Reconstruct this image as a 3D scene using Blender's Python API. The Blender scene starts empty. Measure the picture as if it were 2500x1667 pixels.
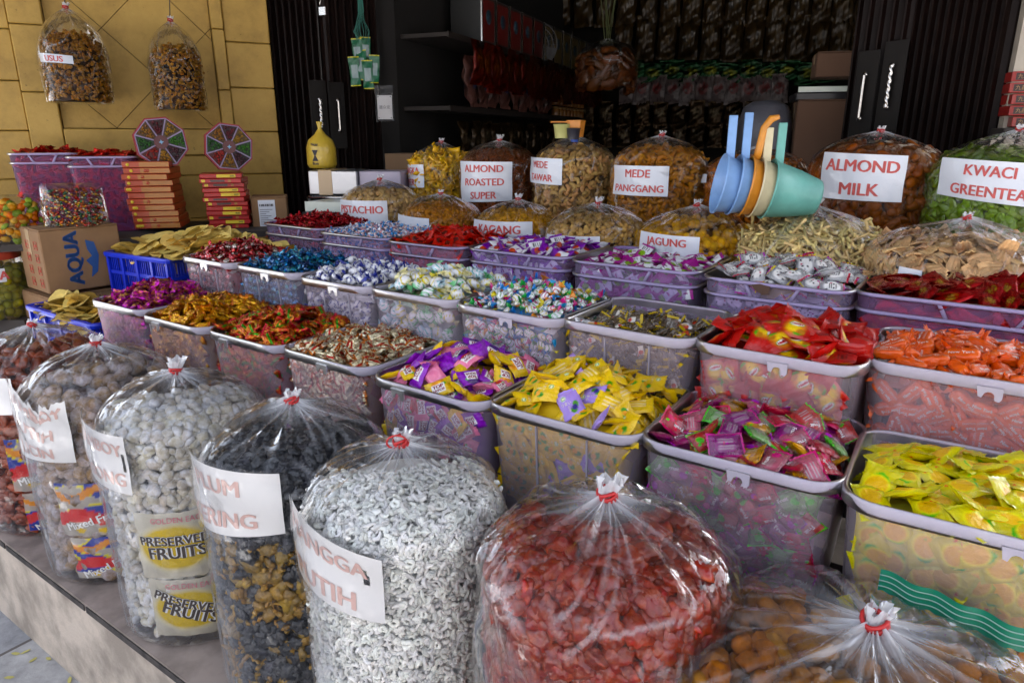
import bpy, math, random
import numpy as np
from mathutils import Vector, Matrix
SC = bpy.context.scene
COL = SC.collection
R_ = math.radians
rng = np.random.default_rng(7)
random.seed(7)
# ---------------------------------------------------------------- camera, sky, sun, exposure
CAMZ, TH, FPX = 1.4, R_(16.5), 1667.0
cd = bpy.data.cameras.new("camera"); cam = bpy.data.objects.new("camera", cd); COL.objects.link(cam)
cam.location = (0, 0, CAMZ); cam.rotation_euler = (R_(90) - TH, 0, 0)
cd.sensor_width = 36; cd.lens = 36 * FPX / 2500; cd.clip_start = .02; cd.clip_end = 400
SC.camera = cam
W = bpy.data.worlds.new("World"); SC.world = W; W.use_nodes = True
wn = W.node_tree; bg = wn.nodes["Background"]
sky = wn.nodes.new("ShaderNodeTexSky"); sky.sky_type = 'NISHITA'; sky.sun_disc = False
SUN_EL, SUN_AZ = R_(52), R_(30)          # the sun stands behind the shop, so the goods lie in its shade
sky.sun_elevation = SUN_EL; sky.sun_rotation = SUN_AZ; sky.dust_density = 6.0; sky.air_density = .8; sky.ozone_density = 1.0
hs = wn.nodes.new('ShaderNodeHueSaturation'); hs.inputs['Saturation'].default_value = .5; wn.links.new(sky.outputs[0], hs.inputs['Color']); wn.links.new(hs.outputs[0], bg.inputs[0]); bg.inputs[1].default_value = 0.12
sl = bpy.data.lights.new("sun", 'SUN'); sl.energy = 5.0; sl.angle = R_(.5); sl.color = (1, .97, .92)
so = bpy.data.objects.new("sun", sl); COL.objects.link(so)
sdir = Vector((math.sin(SUN_AZ) * math.cos(SUN_EL), math.cos(SUN_AZ) * math.cos(SUN_EL), math.sin(SUN_EL)))
so.rotation_euler = sdir.to_track_quat('Z', 'Y').to_euler(); so.location = (0, 0, 20)
SC.view_settings.view_transform = 'Standard'; SC.view_settings.look = 'None'
SC.view_settings.exposure = 3.0; SC.view_settings.gamma = 1
SC.render.engine = 'CYCLES'
cy = SC.cycles
cy.use_denoising = True
cy.max_bounces = 8; cy.diffuse_bounces = 3; cy.glossy_bounces = 3; cy.transmission_bounces = 4
cy.transparent_max_bounces = 28; cy.sample_clamp_indirect = 6; cy.caustics_reflective = False; cy.caustics_refractive = False
# ---------------------------------------------------------------- pixel helpers (photo seen 2352 wide) -> world points
SX = 2500 / 2352
def ray(x, y):
    a = (x * SX - 1250) / FPX; u = -(y * SX - 833.5) / FPX
    return Vector((a, math.cos(TH) + u * math.sin(TH), u * math.cos(TH) - math.sin(TH)))
def at_d(x, y, d): return Vector((0, 0, CAMZ)) + ray(x, y) * d
def at_z(x, y, z):
    r = ray(x, y); return Vector((0, 0, CAMZ)) + r * ((z - CAMZ) / r.z)
RN = Vector((math.sin(R_(34.6)), math.cos(R_(34.6)), 0))      # away from the street, across the rows of tubs
RE = Vector((math.cos(R_(34.6)), -math.sin(R_(34.6)), 0))     # along a row, to the right
def at_n(x, y, n):
    r = ray(x, y); return Vector((0, 0, CAMZ)) + r * (n / r.dot(RN))
def at_plane(x, y, p, nrm):
    r = ray(x, y); o = Vector((0, 0, CAMZ)); return o + r * ((Vector(p) - o).dot(nrm) / r.dot(nrm))
# ---------------------------------------------------------------- scene-graph helpers
def tag(o, label=None, cat=None, group=None, kind=None):
    if label: o['label'] = label
    if cat: o['category'] = cat
    if group: o['group'] = group
    if kind: o['kind'] = kind
    return o
def empty(name, loc=(0, 0, 0), rz=0, label=None, cat=None, group=None):
    o = bpy.data.objects.new(name, None); COL.objects.link(o); o.empty_display_size = .05
    o.location = loc; o.rotation_euler = (0, 0, rz); return tag(o, label, cat, group)
def pack(V, F, C=None):
    V = np.asarray(V, float); tot = np.array([len(f) for f in F], np.int32)
    lo = np.fromiter((i for f in F for i in f), np.int32)
    if C is None: C = np.ones((len(V), 4))
    C = np.asarray(C, float)
    if C.ndim == 1: C = np.tile(C, (len(V), 1))
    if C.shape[1] == 3: C = np.hstack([C, np.ones((len(C), 1))])
    return [V, lo, tot, C]
def join(*ps):
    ps = [p for p in ps if p is not None]; n = 0; L = []
    for p in ps: L.append(p[1] + n); n += len(p[0])
    return [np.vstack([p[0] for p in ps]), np.concatenate(L), np.concatenate([p[2] for p in ps]), np.vstack([p[3] for p in ps])]
def xf(p, M=None, loc=(0, 0, 0), s=1, C=None):
    V = p[0] * s
    if M is not None: V = V @ np.asarray(M).T
    return [V + np.asarray(loc), p[1], p[2], p[3] if C is None else p[3] * np.append(np.asarray(C, float), 1)]
def rotm(rx=0, ry=0, rz=0):
    return np.array(Matrix.Rotation(rz, 3, 'Z') @ Matrix.Rotation(ry, 3, 'Y') @ Matrix.Rotation(rx, 3, 'X'))
def mesh_of(p, name, mats, smooth=True, attr=None, mi=None):
    me = bpy.data.meshes.new(name)
    V, lo, tot, C = p
    me.vertices.add(len(V)); me.vertices.foreach_set("co", V.astype(np.float32).ravel())
    me.loops.add(len(lo)); me.loops.foreach_set("vertex_index", lo.astype(np.int32))
    me.polygons.add(len(tot)); st = np.concatenate([[0], np.cumsum(tot)[:-1]]).astype(np.int32)
    me.polygons.foreach_set("loop_start", st); me.polygons.foreach_set("loop_total", tot.astype(np.int32))
    me.polygons.foreach_set("use_smooth", np.full(len(tot), smooth))
    if mi is not None: me.polygons.foreach_set("material_index", np.asarray(mi, np.int32))
    me.update(calc_edges=True)
    a = me.color_attributes.new("Col", 'FLOAT_COLOR', 'POINT'); a.data.foreach_set("color", C.astype(np.float32).ravel())
    if attr is not None:
        b = me.attributes.new("dens", 'FLOAT', 'POINT'); b.data.foreach_set("value", np.asarray(attr, np.float32))
    for m in (mats if isinstance(mats, (list, tuple)) else [mats]): me.materials.append(m)
    return me
def obj(name, me, parent=None, loc=(0, 0, 0), rot=None):
    o = bpy.data.objects.new(name, me); COL.objects.link(o); o.location = loc
    if rot is not None: o.rotation_euler = rot
    if parent is not None: o.parent = parent
    return o
def part(name, p, mat, parent=None, smooth=True, loc=(0, 0, 0), rot=None, attr=None):
    return obj(name, mesh_of(p, name, mat, smooth, attr), parent, loc, rot)
# ---------------------------------------------------------------- shape makers
def grid(nx, ny, fn, C=None, wrap=False):
    u, v = np.meshgrid(np.linspace(0, 1, nx, endpoint=not wrap), np.linspace(0, 1, ny), indexing='ij')
    P = np.stack(fn(u, v), -1).reshape(-1, 3); F = []
    n = nx if wrap else nx - 1
    for i in range(n):
        for j in range(ny - 1):
            a = i * ny + j; b = ((i + 1) % nx) * ny + j; F.append((a, b, b + 1, a + 1))
    return pack(P, F, C)
def box(x0, x1, y0, y1, z0, z1, C=None, b=0):
    if b <= 0:
        V = [(x, y, z) for x in (x0, x1) for y in (y0, y1) for z in (z0, z1)]
        return pack(V, [(0, 1, 3, 2), (4, 6, 7, 5), (0, 4, 5, 1), (2, 3, 7, 6), (0, 2, 6, 4), (1, 5, 7, 3)], C)
    V = []; F = []; idx = {}
    X = (x0, x1); Y = (y0, y1); Z = (z0, z1)
    for i in (0, 1):
        for j in (0, 1):
            for k in (0, 1):
                sx, sy, sz = (1, -1)[i] * b, (1, -1)[j] * b, (1, -1)[k] * b
                for ax in range(3):
                    p = [X[i] + sx, Y[j] + sy, Z[k] + sz]; p[ax] = (X[i], Y[j], Z[k])[ax]
                    idx[i, j, k, ax] = len(V); V.append(p)
                F.append([idx[i, j, k, a] for a in ((0, 1, 2) if (i + j + k) % 2 == 0 else (0, 2, 1))][::-1])
    g = lambda i, j, k, a: idx[i, j, k, a]
    for s in (0, 1):
        q = [g(s, 0, 0, 0), g(s, 1, 0, 0), g(s, 1, 1, 0), g(s, 0, 1, 0)]; F.append(q if s else q[::-1])
        q = [g(0, s, 0, 1), g(0, s, 1, 1), g(1, s, 1, 1), g(1, s, 0, 1)]; F.append(q if s else q[::-1])
        q = [g(0, 0, s, 2), g(1, 0, s, 2), g(1, 1, s, 2), g(0, 1, s, 2)]; F.append(q if s else q[::-1])
    for s in (0, 1):
        for t in (0, 1):
            F.append([g(0, s, t, 1), g(1, s, t, 1), g(1, s, t, 2), g(0, s, t, 2)])
            F.append([g(s, 0, t, 0), g(s, 1, t, 0), g(s, 1, t, 2), g(s, 0, t, 2)])
            F.append([g(s, t, 0, 0), g(s, t, 1, 0), g(s, t, 1, 1), g(s, t, 0, 1)])
    return pack(V, F, C)
def tube(pts, rad, n=6, C=None, cap=True):
    pts = [Vector(p) for p in pts]; rad = rad if hasattr(rad, '__len__') else [rad] * len(pts); V = []; F = []
    up = Vector((.13, .21, .97)); prev = None
    for i, p in enumerate(pts):
        t = (pts[min(i + 1, len(pts) - 1)] - pts[max(i - 1, 0)]).normalized()
        if prev is None:
            s = t.cross(up if abs(t.dot(up)) < .95 else Vector((1, 0, 0))).normalized()
        else: s = (prev - t * prev.dot(t)).normalized()
        prev = s; q = t.cross(s)
        for k in range(n):
            a = 2 * math.pi * k / n; V.append(p + (s * math.cos(a) + q * math.sin(a)) * rad[i])
    for i in range(len(pts) - 1):
        for k in range(n):
            a = i * n + k; b = i * n + (k + 1) % n; F.append((a, b, b + n, a + n))
    if cap: F.append(list(range(n))[::-1]); F.append([len(V) - n + k for k in range(n)])
    return pack([tuple(v) for v in V], F, C)
def lathe(prof, n=24, C=None):
    V = []; F = []; m = len(prof)
    for k in range(n):
        a = 2 * math.pi * k / n
        for r, z in prof: V.append((r * math.cos(a), r * math.sin(a), z))
    for k in range(n):
        for j in range(m - 1):
            a = k * m + j; b = ((k + 1) % n) * m + j; F.append((a, b, b + 1, a + 1))
    return pack(V, F, C)
_ico = {}
def ico(sub=2):
    if sub not in _ico:
        import bmesh
        bm = bmesh.new(); bmesh.ops.create_icosphere(bm, subdivisions=sub, radius=1)
        _ico[sub] = pack([tuple(v.co) for v in bm.verts], [[v.index for v in f.verts] for f in bm.faces]); bm.free()
    p = _ico[sub]; return [p[0].copy(), p[1], p[2], p[3].copy()]
def snoise(P, f, seed=0, oc=3):
    """cheap smooth noise, sum of random sine waves, about -1..1"""
    r = np.random.default_rng(seed); out = 0; a = 1; tot = 0
    P = np.asarray(P)
    for o in range(oc):
        for k in range(4):
            d = r.normal(size=P.shape[-1]); out = out + a * np.sin(P @ d * f * 1.6 + r.uniform(0, 6.28) + 1.5 * np.sin(P @ r.normal(size=P.shape[-1]) * f + r.uniform(0, 6)))
            tot += a
        a *= .5; f *= 2.1
    return out / tot * 1.8
def prism(poly, z0, z1, C=None):
    n = len(poly); V = [(x, y, z0) for x, y in poly] + [(x, y, z1) for x, y in poly]
    F = [list(range(n))[::-1], list(range(n, 2 * n))] + [(i, (i + 1) % n, n + (i + 1) % n, n + i) for i in range(n)]
    return pack(V, F, C)
_txt = {}
def text(s, bold=.02, shear=0, spacing=1.0):
    """letters as flat mesh: height of a capital about .7, centred"""
    k = (s, bold, shear, spacing)
    if k not in _txt:
        c = bpy.data.curves.new("t", 'FONT'); c.body = s; c.offset = 0; c.shear = shear; c.resolution_u = 3
        c.align_x = 'CENTER'; c.space_character = spacing
        o = bpy.data.objects.new("t", c); COL.objects.link(o); bpy.context.view_layer.update()
        me = bpy.data.meshes.new_from_object(o.evaluated_get(bpy.context.evaluated_depsgraph_get()))
        V = np.array([v.co[:] for v in me.vertices]) if len(me.vertices) else np.zeros((0, 3))
        F = [list(f.vertices) for f in me.polygons]; n0 = len(V)
        if len(V) and bold > .02:
            V0, F0 = V, F; V = V0.copy(); F = list(F0)
            for q, (dx, dy) in enumerate(((-1, 0), (1, 0), (-.5, .6), (.5, -.6))):
                V = np.vstack([V, V0 + np.array([dx * bold, dy * bold * .6, 0])]); F += [[i + (q + 1) * n0 for i in f] for f in F0]
        bpy.data.objects.remove(o); bpy.data.meshes.remove(me); bpy.data.curves.remove(c)
        _txt[k] = (V, F)
    return _txt[k]
# ---------------------------------------------------------------- materials
def nt(name):
    m = bpy.data.materials.new(name); m.use_nodes = True; t = m.node_tree
    return m, t, t.nodes, t.links, t.nodes["Principled BSDF"]
def attr_col(N, name="Col"):
    a = N.new("ShaderNodeAttribute"); a.attribute_name = name; return a
def noise_node(N, L, scale, detail=4, coord='Object', rough=.6, dist=0):
    c = N.new("ShaderNodeTexCoord"); n = N.new("ShaderNodeTexNoise"); n.inputs['Scale'].default_value = scale
    n.inputs['Detail'].default_value = detail; n.inputs['Roughness'].default_value = rough; n.inputs['Distortion'].default_value = dist
    L.new(c.outputs[coord], n.inputs['Vector']); return n
def bump(N, L, src, strength, dist, target, normal=None):
    b = N.new("ShaderNodeBump"); b.inputs['Strength'].default_value = strength; b.inputs['Distance'].default_value = dist
    L.new(src, b.inputs['Height'])
    if normal: L.new(normal, b.inputs['Normal'])
    if target: L.new(b.outputs[0], target)
    return b
def mul(N, L, a, b, fac=1, mode='MULTIPLY'):
    m = N.new("ShaderNodeMix"); m.data_type = 'RGBA'; m.blend_type = mode
    if hasattr(fac, 'is_linked') or hasattr(fac, 'links'): L.new(fac, m.inputs[0])
    else: m.inputs[0].default_value = fac
    for i, x in ((6, a), (7, b)):
        if isinstance(x, (tuple, list)): m.inputs[i].default_value = (*x[:3], 1)
        else: L.new(x, m.inputs[i])
    return m.outputs[2]
def ramp(N, L, src, stops):
    r = N.new("ShaderNodeValToRGB"); L.new(src, r.inputs[0]); e = r.color_ramp.elements
    while len(e) < len(stops): e.new(.5)
    for i, (p, c) in enumerate(stops): e[i].position = p; e[i].color = (*c[:3], 1) if hasattr(c, '__len__') else (c, c, c, 1)
    return r.outputs[0]
def mathn(N, L, op, a, b=None, clamp=False):
    m = N.new("ShaderNodeMath"); m.operation = op; m.use_clamp = clamp
    for i, x in enumerate((a, b)):
        if x is None: continue
        if isinstance(x, (int, float)): m.inputs[i].default_value = x
        else: L.new(x, m.inputs[i])
    return m.outputs[0]
_sm = {}
def solid(name, c, rough=.5, metal=0, noise=0, nscale=20, bumps=0, coat=0, spec=.5, nc=None, bscale=None):
    if name in _sm: return _sm[name]
    m, t, N, L, P = nt(name); P.inputs['Base Color'].default_value = (*c, 1); P.inputs['Roughness'].default_value = rough
    P.inputs['Metallic'].default_value = metal; P.inputs['Coat Weight'].default_value = coat; P.inputs['Specular IOR Level'].default_value = spec
    if noise or nc:
        n = noise_node(N, L, nscale, 6)
        dark = nc or tuple(x * (1 - noise) for x in c)
        L.new(ramp(N, L, n.outputs[0], [(.38, dark), (.62, c)]), P.inputs['Base Color'])
    if bumps:
        n2 = noise_node(N, L, bscale or nscale * 3, 5); bump(N, L, n2.outputs[0], .6, bumps, P.inputs['Normal'])
    _sm[name] = m; return m
def food(name, rough=.55, spec=.2, var=.35, nscale=120, bmp=.001, sub=0, speck=None, coat=0, powder=None):
    """vertex-coloured food, varied per piece (object random) and by noise"""
    m, t, N, L, P = nt(name); P.inputs['Roughness'].default_value = rough; P.inputs['Specular IOR Level'].default_value = spec
    P.inputs['Coat Weight'].default_value = coat
    c = attr_col(N).outputs['Color']; n = noise_node(N, L, nscale, 5)
    f = ramp(N, L, n.outputs[0], [(.3, 1 - var), (.7, 1 + var * .3)])
    c = mul(N, L, c, f)
    oi = N.new("ShaderNodeObjectInfo")
    c = mul(N, L, c, ramp(N, L, oi.outputs['Random'], [(0, .78), (1, 1.1)]))
    if powder:
        n3 = noise_node(N, L, powder[0], 8, rough=.75)
        c = mul(N, L, c, powder[1], ramp(N, L, n3.outputs[0], [(powder[2], 0), (powder[3], powder[4])]), 'MIX')
    hv = N.new('ShaderNodeHueSaturation'); hv.inputs['Saturation'].default_value = 1.15; L.new(c, hv.inputs['Color']); c = hv.outputs[0]
    L.new(c, P.inputs['Base Color'])
    n2 = noise_node(N, L, nscale * 1.6, 4); bump(N, L, n2.outputs[0], .7, bmp, P.inputs['Normal'])
    return m
def film_mat(name, rough=.045, tint=(1, 1, 1), base=.0, bs=1.0, refl=1.0, milk=(.9, .92, .96)):
    """thin clear bag film: see-through, mirror-like by angle, whiter where it is bunched or carries painted highlight lines (dens)"""
    m = bpy.data.materials.new(name); m.use_nodes = True; t = m.node_tree; N = t.nodes; L = t.links
    N.remove(N["Principled BSDF"]); out = N["Material Output"]
    tr = N.new("ShaderNodeBsdfTransparent"); tr.inputs[0].default_value = (*tint, 1)
    gl = N.new("ShaderNodeBsdfGlossy"); gl.inputs['Roughness'].default_value = rough; gl.inputs[0].default_value = (1, 1, 1, 1)
    c = N.new("ShaderNodeTexCoord")
    mp = N.new("ShaderNodeMapping"); mp.inputs['Scale'].default_value = (1, 1, .55); L.new(c.outputs['Object'], mp.inputs[0])
    v = N.new("ShaderNodeTexVoronoi"); v.feature = 'F1'; v.inputs['Scale'].default_value = 17
    nz = N.new("ShaderNodeTexNoise"); nz.inputs['Scale'].default_value = 9; nz.inputs['Detail'].default_value = 2
    L.new(mp.outputs[0], nz.inputs['Vector'])
    ad = N.new("ShaderNodeMixRGB"); ad.blend_type = 'ADD'; ad.inputs[0].default_value = .22
    L.new(mp.outputs[0], ad.inputs[1]); L.new(nz.outputs['Color'], ad.inputs[2]); L.new(ad.outputs[0], v.inputs['Vector'])
    n2 = N.new("ShaderNodeTexNoise"); n2.inputs['Scale'].default_value = 26; n2.inputs['Detail'].default_value = 3; n2.inputs['Distortion'].default_value = 1.2
    L.new(mp.outputs[0], n2.inputs['Vector'])
    b1 = bump(N, L, v.outputs['Distance'], .9, .012 * bs, None)
    b2 = bump(N, L, n2.outputs[0], .8, .006 * bs, None, b1.outputs[0])
    L.new(b2.outputs[0], gl.inputs['Normal'])
    fr = N.new("ShaderNodeFresnel"); fr.inputs[0].default_value = 1.45
    k = mathn(N, L, 'MINIMUM', mathn(N, L, 'SUBTRACT', mathn(N, L, 'MULTIPLY', fr.outputs[0], 3.6 * refl), .115, True), .55)
    mk = N.new("ShaderNodeBsdfDiffuse"); mk.inputs[0].default_value = (*milk, 1)
    tl = N.new("ShaderNodeBsdfTranslucent"); tl.inputs[0].default_value = (*milk, 1)
    ms = N.new("ShaderNodeMixShader"); ms.inputs[0].default_value = .35; L.new(mk.outputs[0], ms.inputs[1]); L.new(tl.outputs[0], ms.inputs[2])
    da = attr_col(N, "dens"); fd = mathn(N, L, 'ADD', da.outputs['Fac'], base, True)
    m1 = N.new("ShaderNodeMixShader"); L.new(fd, m1.inputs[0]); L.new(tr.outputs[0], m1.inputs[1]); L.new(ms.outputs[0], m1.inputs[2])
    m2 = N.new("ShaderNodeMixShader"); L.new(k, m2.inputs[0]); L.new(m1.outputs[0], m2.inputs[1]); L.new(gl.outputs[0], m2.inputs[2])
    L.new(m2.outputs[0], out.inputs[0]); return m
def wrapper(name, rough=.33, metal=0, clear=False, coat=.18, bs=1):
    """printed candy wrapper: colour in Col, its alpha is how opaque the print is"""
    m, t, N, L, P = nt(name); a = attr_col(N)
    n = noise_node(N, L, 90, 4, dist=1.5); b = bump(N, L, n.outputs[0], .55, .004 * bs, P.inputs['Normal'])
    oi = N.new("ShaderNodeObjectInfo")
    c = mul(N, L, a.outputs['Color'], ramp(N, L, oi.outputs['Random'], [(0, .82), (1, 1.06)]))
    hv = N.new('ShaderNodeHueSaturation'); hv.inputs['Saturation'].default_value = 1.22; hv.inputs['Value'].default_value = 1.05; L.new(c, hv.inputs['Color']); c = hv.outputs[0]
    L.new(c, P.inputs['Base Color']); P.inputs['Roughness'].default_value = rough; P.inputs['Metallic'].default_value = metal
    P.inputs['Coat Weight'].default_value = coat; P.inputs['Coat Roughness'].default_value = .12
    if clear:
        tr = N.new("ShaderNodeBsdfTransparent"); gl = N.new("ShaderNodeBsdfGlossy"); gl.inputs['Roughness'].default_value = .1
        L.new(b.outputs[0], gl.inputs['Normal']); L.new(mul(N, L, (1, 1, 1), a.outputs['Color'], .25), tr.inputs[0])
        fr = N.new("ShaderNodeFresnel"); fr.inputs[0].default_value = 1.5; L.new(b.outputs[0], fr.inputs['Normal'])
        k = mathn(N, L, 'MULTIPLY', fr.outputs[0], 1.8, True)
        m1 = N.new("ShaderNodeMixShader"); L.new(k, m1.inputs[0]); L.new(tr.outputs[0], m1.inputs[1]); L.new(gl.outputs[0], m1.inputs[2])
        m2 = N.new("ShaderNodeMixShader"); L.new(a.outputs['Alpha'], m2.inputs[0]); L.new(m1.outputs[0], m2.inputs[1]); L.new(P.outputs[0], m2.inputs[2])
        L.new(m2.outputs[0], N["Material Output"].inputs[0])
    return m
def tub_mat(name, tint, milk, fac, rough=.3):
    m = bpy.data.materials.new(name); m.use_nodes = True; t = m.node_tree; N = t.nodes; L = t.links
    N.remove(N["Principled BSDF"]); out = N["Material Output"]
    tr = N.new("ShaderNodeBsdfTransparent"); tr.inputs[0].default_value = (*tint, 1)
    df = N.new("ShaderNodeBsdfDiffuse"); df.inputs[0].default_value = (*milk, 1)
    tl = N.new("ShaderNodeBsdfTranslucent"); tl.inputs[0].default_value = (*milk, 1)
    ms = N.new("ShaderNodeMixShader"); ms.inputs[0].default_value = .18; L.new(df.outputs[0], ms.inputs[1]); L.new(tl.outputs[0], ms.inputs[2])
    n = noise_node(N, L, 14, 6, rough=.7); f = ramp(N, L, n.outputs[0], [(.35, max(0, fac - .05)), (.7, min(1, fac + .06))])
    m1 = N.new("ShaderNodeMixShader"); L.new(f, m1.inputs[0]); L.new(tr.outputs[0], m1.inputs[1]); L.new(ms.outputs[0], m1.inputs[2])
    gl = N.new("ShaderNodeBsdfGlossy"); gl.inputs['Roughness'].default_value = rough; gl.inputs[0].default_value = (.6, .6, .6, 1)
    fr = N.new("ShaderNodeFresnel"); fr.inputs[0].default_value = 1.35
    n2 = noise_node(N, L, 60, 3); b = bump(N, L, n2.outputs[0], .3, .002, gl.inputs['Normal'])
    m2 = N.new("ShaderNodeMixShader"); L.new(fr.outputs[0], m2.inputs[0]); L.new(m1.outputs[0], m2.inputs[1]); L.new(gl.outputs[0], m2.inputs[2])
    L.new(m2.outputs[0], out.inputs[0]); return m
FILM = film_mat("clear_film"); FILM_DUSTY = film_mat("dusty_film", base=.015, rough=.05, refl=1.05)
FILM_TAN = film_mat("film_inner", base=.01)
PAPER = solid("paper", (.74, .77, .84), .35, noise=.08, nscale=6, coat=.5, bumps=.006, bscale=11)
INK_RED = solid("ink_red", (.66, .10, .09), .5, noise=.25, nscale=60)
INK_FADE = solid("ink_faded", (.72, .46, .40), .5, noise=.12, nscale=60)
BAND = solid("rubber_red", (.45, .012, .012), .35)
WRAP = wrapper("wrapper_print"); FOIL = wrapper("wrapper_foil", .25, .75, coat=.2, bs=1.3); CLEAR = wrapper("wrapper_clear", .25, 0, True)
PRINT = solid("print_white", (.8, .8, .78), .4)
VCOL = wrapper("printed_surface", .55, 0, coat=0, bs=.1)
# ================================================================ bags of snacks
TAU = 2 * math.pi
def bag_profile(R, H, dome, M=58, pinch=.5):
    Hs = H - dome; P = []
    for s in np.linspace(0, 1, 5): P.append((R * .93 * s * .999 + .0005, .004 * (1 - s)))
    for a in np.linspace(0, math.pi / 2, 5)[1:]: P.append((R * .93 + R * .07 * math.sin(a), R * .07 * (1 - math.cos(a))))
    for s in np.linspace(0, 1, 18)[1:]: P.append((R * (1 + .02 * math.sin(s * 3.1)), R * .07 + (Hs - R * .07) * s))
    for a in np.linspace(0, 1, 34)[1:]:
        c = math.cos(a * math.pi / 2); r = R * max(c, 0) ** .78; r = max(r, .009)
        z = Hs + dome * (math.sin(a * math.pi / 2) ** 1.05) * .86 + dome * .14 * math.exp(-(r / (R * .28)) ** 1.3)
        P.append((r, z))
    return np.array(P)
def film_bag(parent, R, H, dome, seed, mat, pleat=1.0, tilt=(0, 0), name='plastic_film'):
    P = bag_profile(R, H, dome); n = 264; r_ = np.random.default_rng(seed)
    th = np.linspace(0, TAU, n, endpoint=False); TH_, Rr = np.meshgrid(th, P[:, 0], indexing='ij'); Z = np.meshgrid(th, P[:, 1], indexing='ij')[1]
    q = np.clip(1 - Rr / R, 0, 1) * (Z > (H - dome) * .8)
    sid = np.clip((Z / H), 0, 1)
    rd = np.zeros_like(TH_)
    for k in range(9):
        kk = int(r_.integers(5, 26)); ph = r_.uniform(0, TAU); w = r_.uniform(.4, 1) * (10 / (kk + 6))
        rd += w * (np.abs(np.sin(kk * TH_ / 2 + ph + .6 * np.sin(2 * TH_ + ph) + 2.2 * (1 - q) * r_.uniform(-1, 1))) - .6)
    env = np.sqrt(q) * (1 - q * .5)
    Z = Z - rd * env * .009 * pleat * (R / .16)
    Rr = Rr * (1 + .05 * rd * np.clip(q * 1.5, 0, 1) * pleat)
    XYZ = np.stack([Rr * np.cos(TH_), Rr * np.sin(TH_), Z], -1)
    p2, p3 = r_.uniform(0, TAU, 2); Rr = Rr * (1.012 + .012 * np.sin(2 * TH_ + p2) + .008 * np.sin(3 * TH_ + p3 + 6 * Z)); Z = Z + dome * .05 * np.sin(TH_ + p3) * np.clip(q * 2, 0, 1) * (1 - q)
    nn = snoise(XYZ, 16, seed, 3); Rr = Rr * (1 + .013 * nn * np.clip(1 - q, .15, 1) * (Z > .03)); Z = Z + .004 * snoise(XYZ, 22, seed + 5, 2) * (Z > .03) * np.clip(1 - q * .8, 0, 1)
    sh = np.exp(-((Z - (H - dome * .92)) / (dome * .42)) ** 2) * (1 - .5 * q)
    tri = lambda x: np.abs(((x / TAU) % 1) - .5) * 2
    fold = 0
    for k in range(5):
        a_, b_ = int(r_.integers(3, 9)), r_.uniform(-55, 55); fold = fold + (tri(a_ * TH_ + b_ * Z + r_.uniform(0, 6) + 1.2 * np.sin(3 * TH_ + r_.uniform(0, 6))) - .5) * r_.uniform(.5, 1)
    Rr = Rr + .0062 * pleat ** .5 * fold * sh * (R / .17); Z = Z + .003 * fold * sh * q
    glint = 0  # broken highlight lines, painted as whiter film
    for k in range(7):
        a_, b_ = int(r_.integers(2, 8)), r_.uniform(-70, 70); glint = np.maximum(glint, (tri(a_ * TH_ + b_ * Z + r_.uniform(0, 6) + .9 * np.sin(5 * TH_ + r_.uniform(0, 6))) > .955) * np.clip(snoise(XYZ, 12, seed + k * 3, 1) * 2, 0, 1))
    streak = np.zeros_like(TH_)
    for k in range(44):
        c0 = r_.uniform(0, TAU); wd = r_.uniform(.008, .035); ln = r_.uniform(.35, 1.0); bend = r_.uniform(-.5, .5)
        dth = (TH_ - c0 - bend * (1 - q) + math.pi) % TAU - math.pi
        streak = np.maximum(streak, np.exp(-(dth / (wd * (1 + .5 * q))) ** 2) * np.clip((q - (1 - ln)) / ln, 0, 1) ** .7 * r_.uniform(.3, 1.0))
    dens = np.clip(.30 * glint * np.clip(sh + .15, 0, 1) + .62 * np.exp(-(Rr / (R * .17)) ** 1.6) * (q > .3) + .46 * streak * (q > 0) * min(1.1, max(.8, pleat * .75)), 0, .85) + .008
    V = np.stack([Rr * np.cos(TH_) + tilt[0] * Z ** 2, Rr * np.sin(TH_) + tilt[1] * Z ** 2, Z], -1).reshape(-1, 3); m = P.shape[0]; F = []
    for i in range(n):
        for j in range(m - 1):
            a = i * m + j; b = ((i + 1) % n) * m + j; F.append((a, b, b + 1, a + 1))
    return part(name, pack(V, F), mat, parent, attr=dens.ravel())
def bag_knot(parent, H, s=1.0, seed=0, loop=False, tilt=(0, 0)):
    r_ = np.random.default_rng(seed + 99)
    z0 = H - .004; x0, y0 = tilt[0] * H * H, tilt[1] * H * H
    rings = []
    for k in range(3):
        pts = [(x0 + .0095 * s * math.cos(a), y0 + .0095 * s * math.sin(a), z0 + (.002 + k * .0032) * s + .0016 * s * math.sin(a * 2 + k * 2)) for a in np.linspace(0, TAU, 15)]
        rings.append(tube(pts, .0019 * s, 6))
    if loop:
        rings.append(tube([(x0 + .016 * math.cos(a) - .004, y0 - .011, z0 + .013 + .013 * math.sin(a)) for a in np.linspace(0, TAU, 15)], .0017, 6))
    g_ = join(*rings); c_ = np.array([x0, y0, z0 + .005 * s]); g_[0] = (g_[0] - c_) @ rotm(r_.uniform(-.3, .3), r_.uniform(-.3, .3), 0).T + c_; band = part('rubber_band', g_, BAND, parent); s = s * r_.uniform(.75, 1.15)
    n, m = 40, 8; a0 = r_.uniform(0, 6)
    def fn(u, v):
        a = u * TAU; rr = (.0085 + .004 * v ** 1.2) * s * (1 + .28 * np.sin(9 * a + a0) * v + .12 * np.sin(17 * a))
        return (x0 + rr * np.cos(a) + .004 * s * v, y0 + rr * np.sin(a) * .75, z0 + (.004 + .017 * v + .004 * np.sin(5 * a + a0) * v) * s)
    g = grid(n, m, fn, wrap=True)
    part('gathered_top', g, FILM, parent, attr=np.full(len(g[0]), .7))
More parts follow.
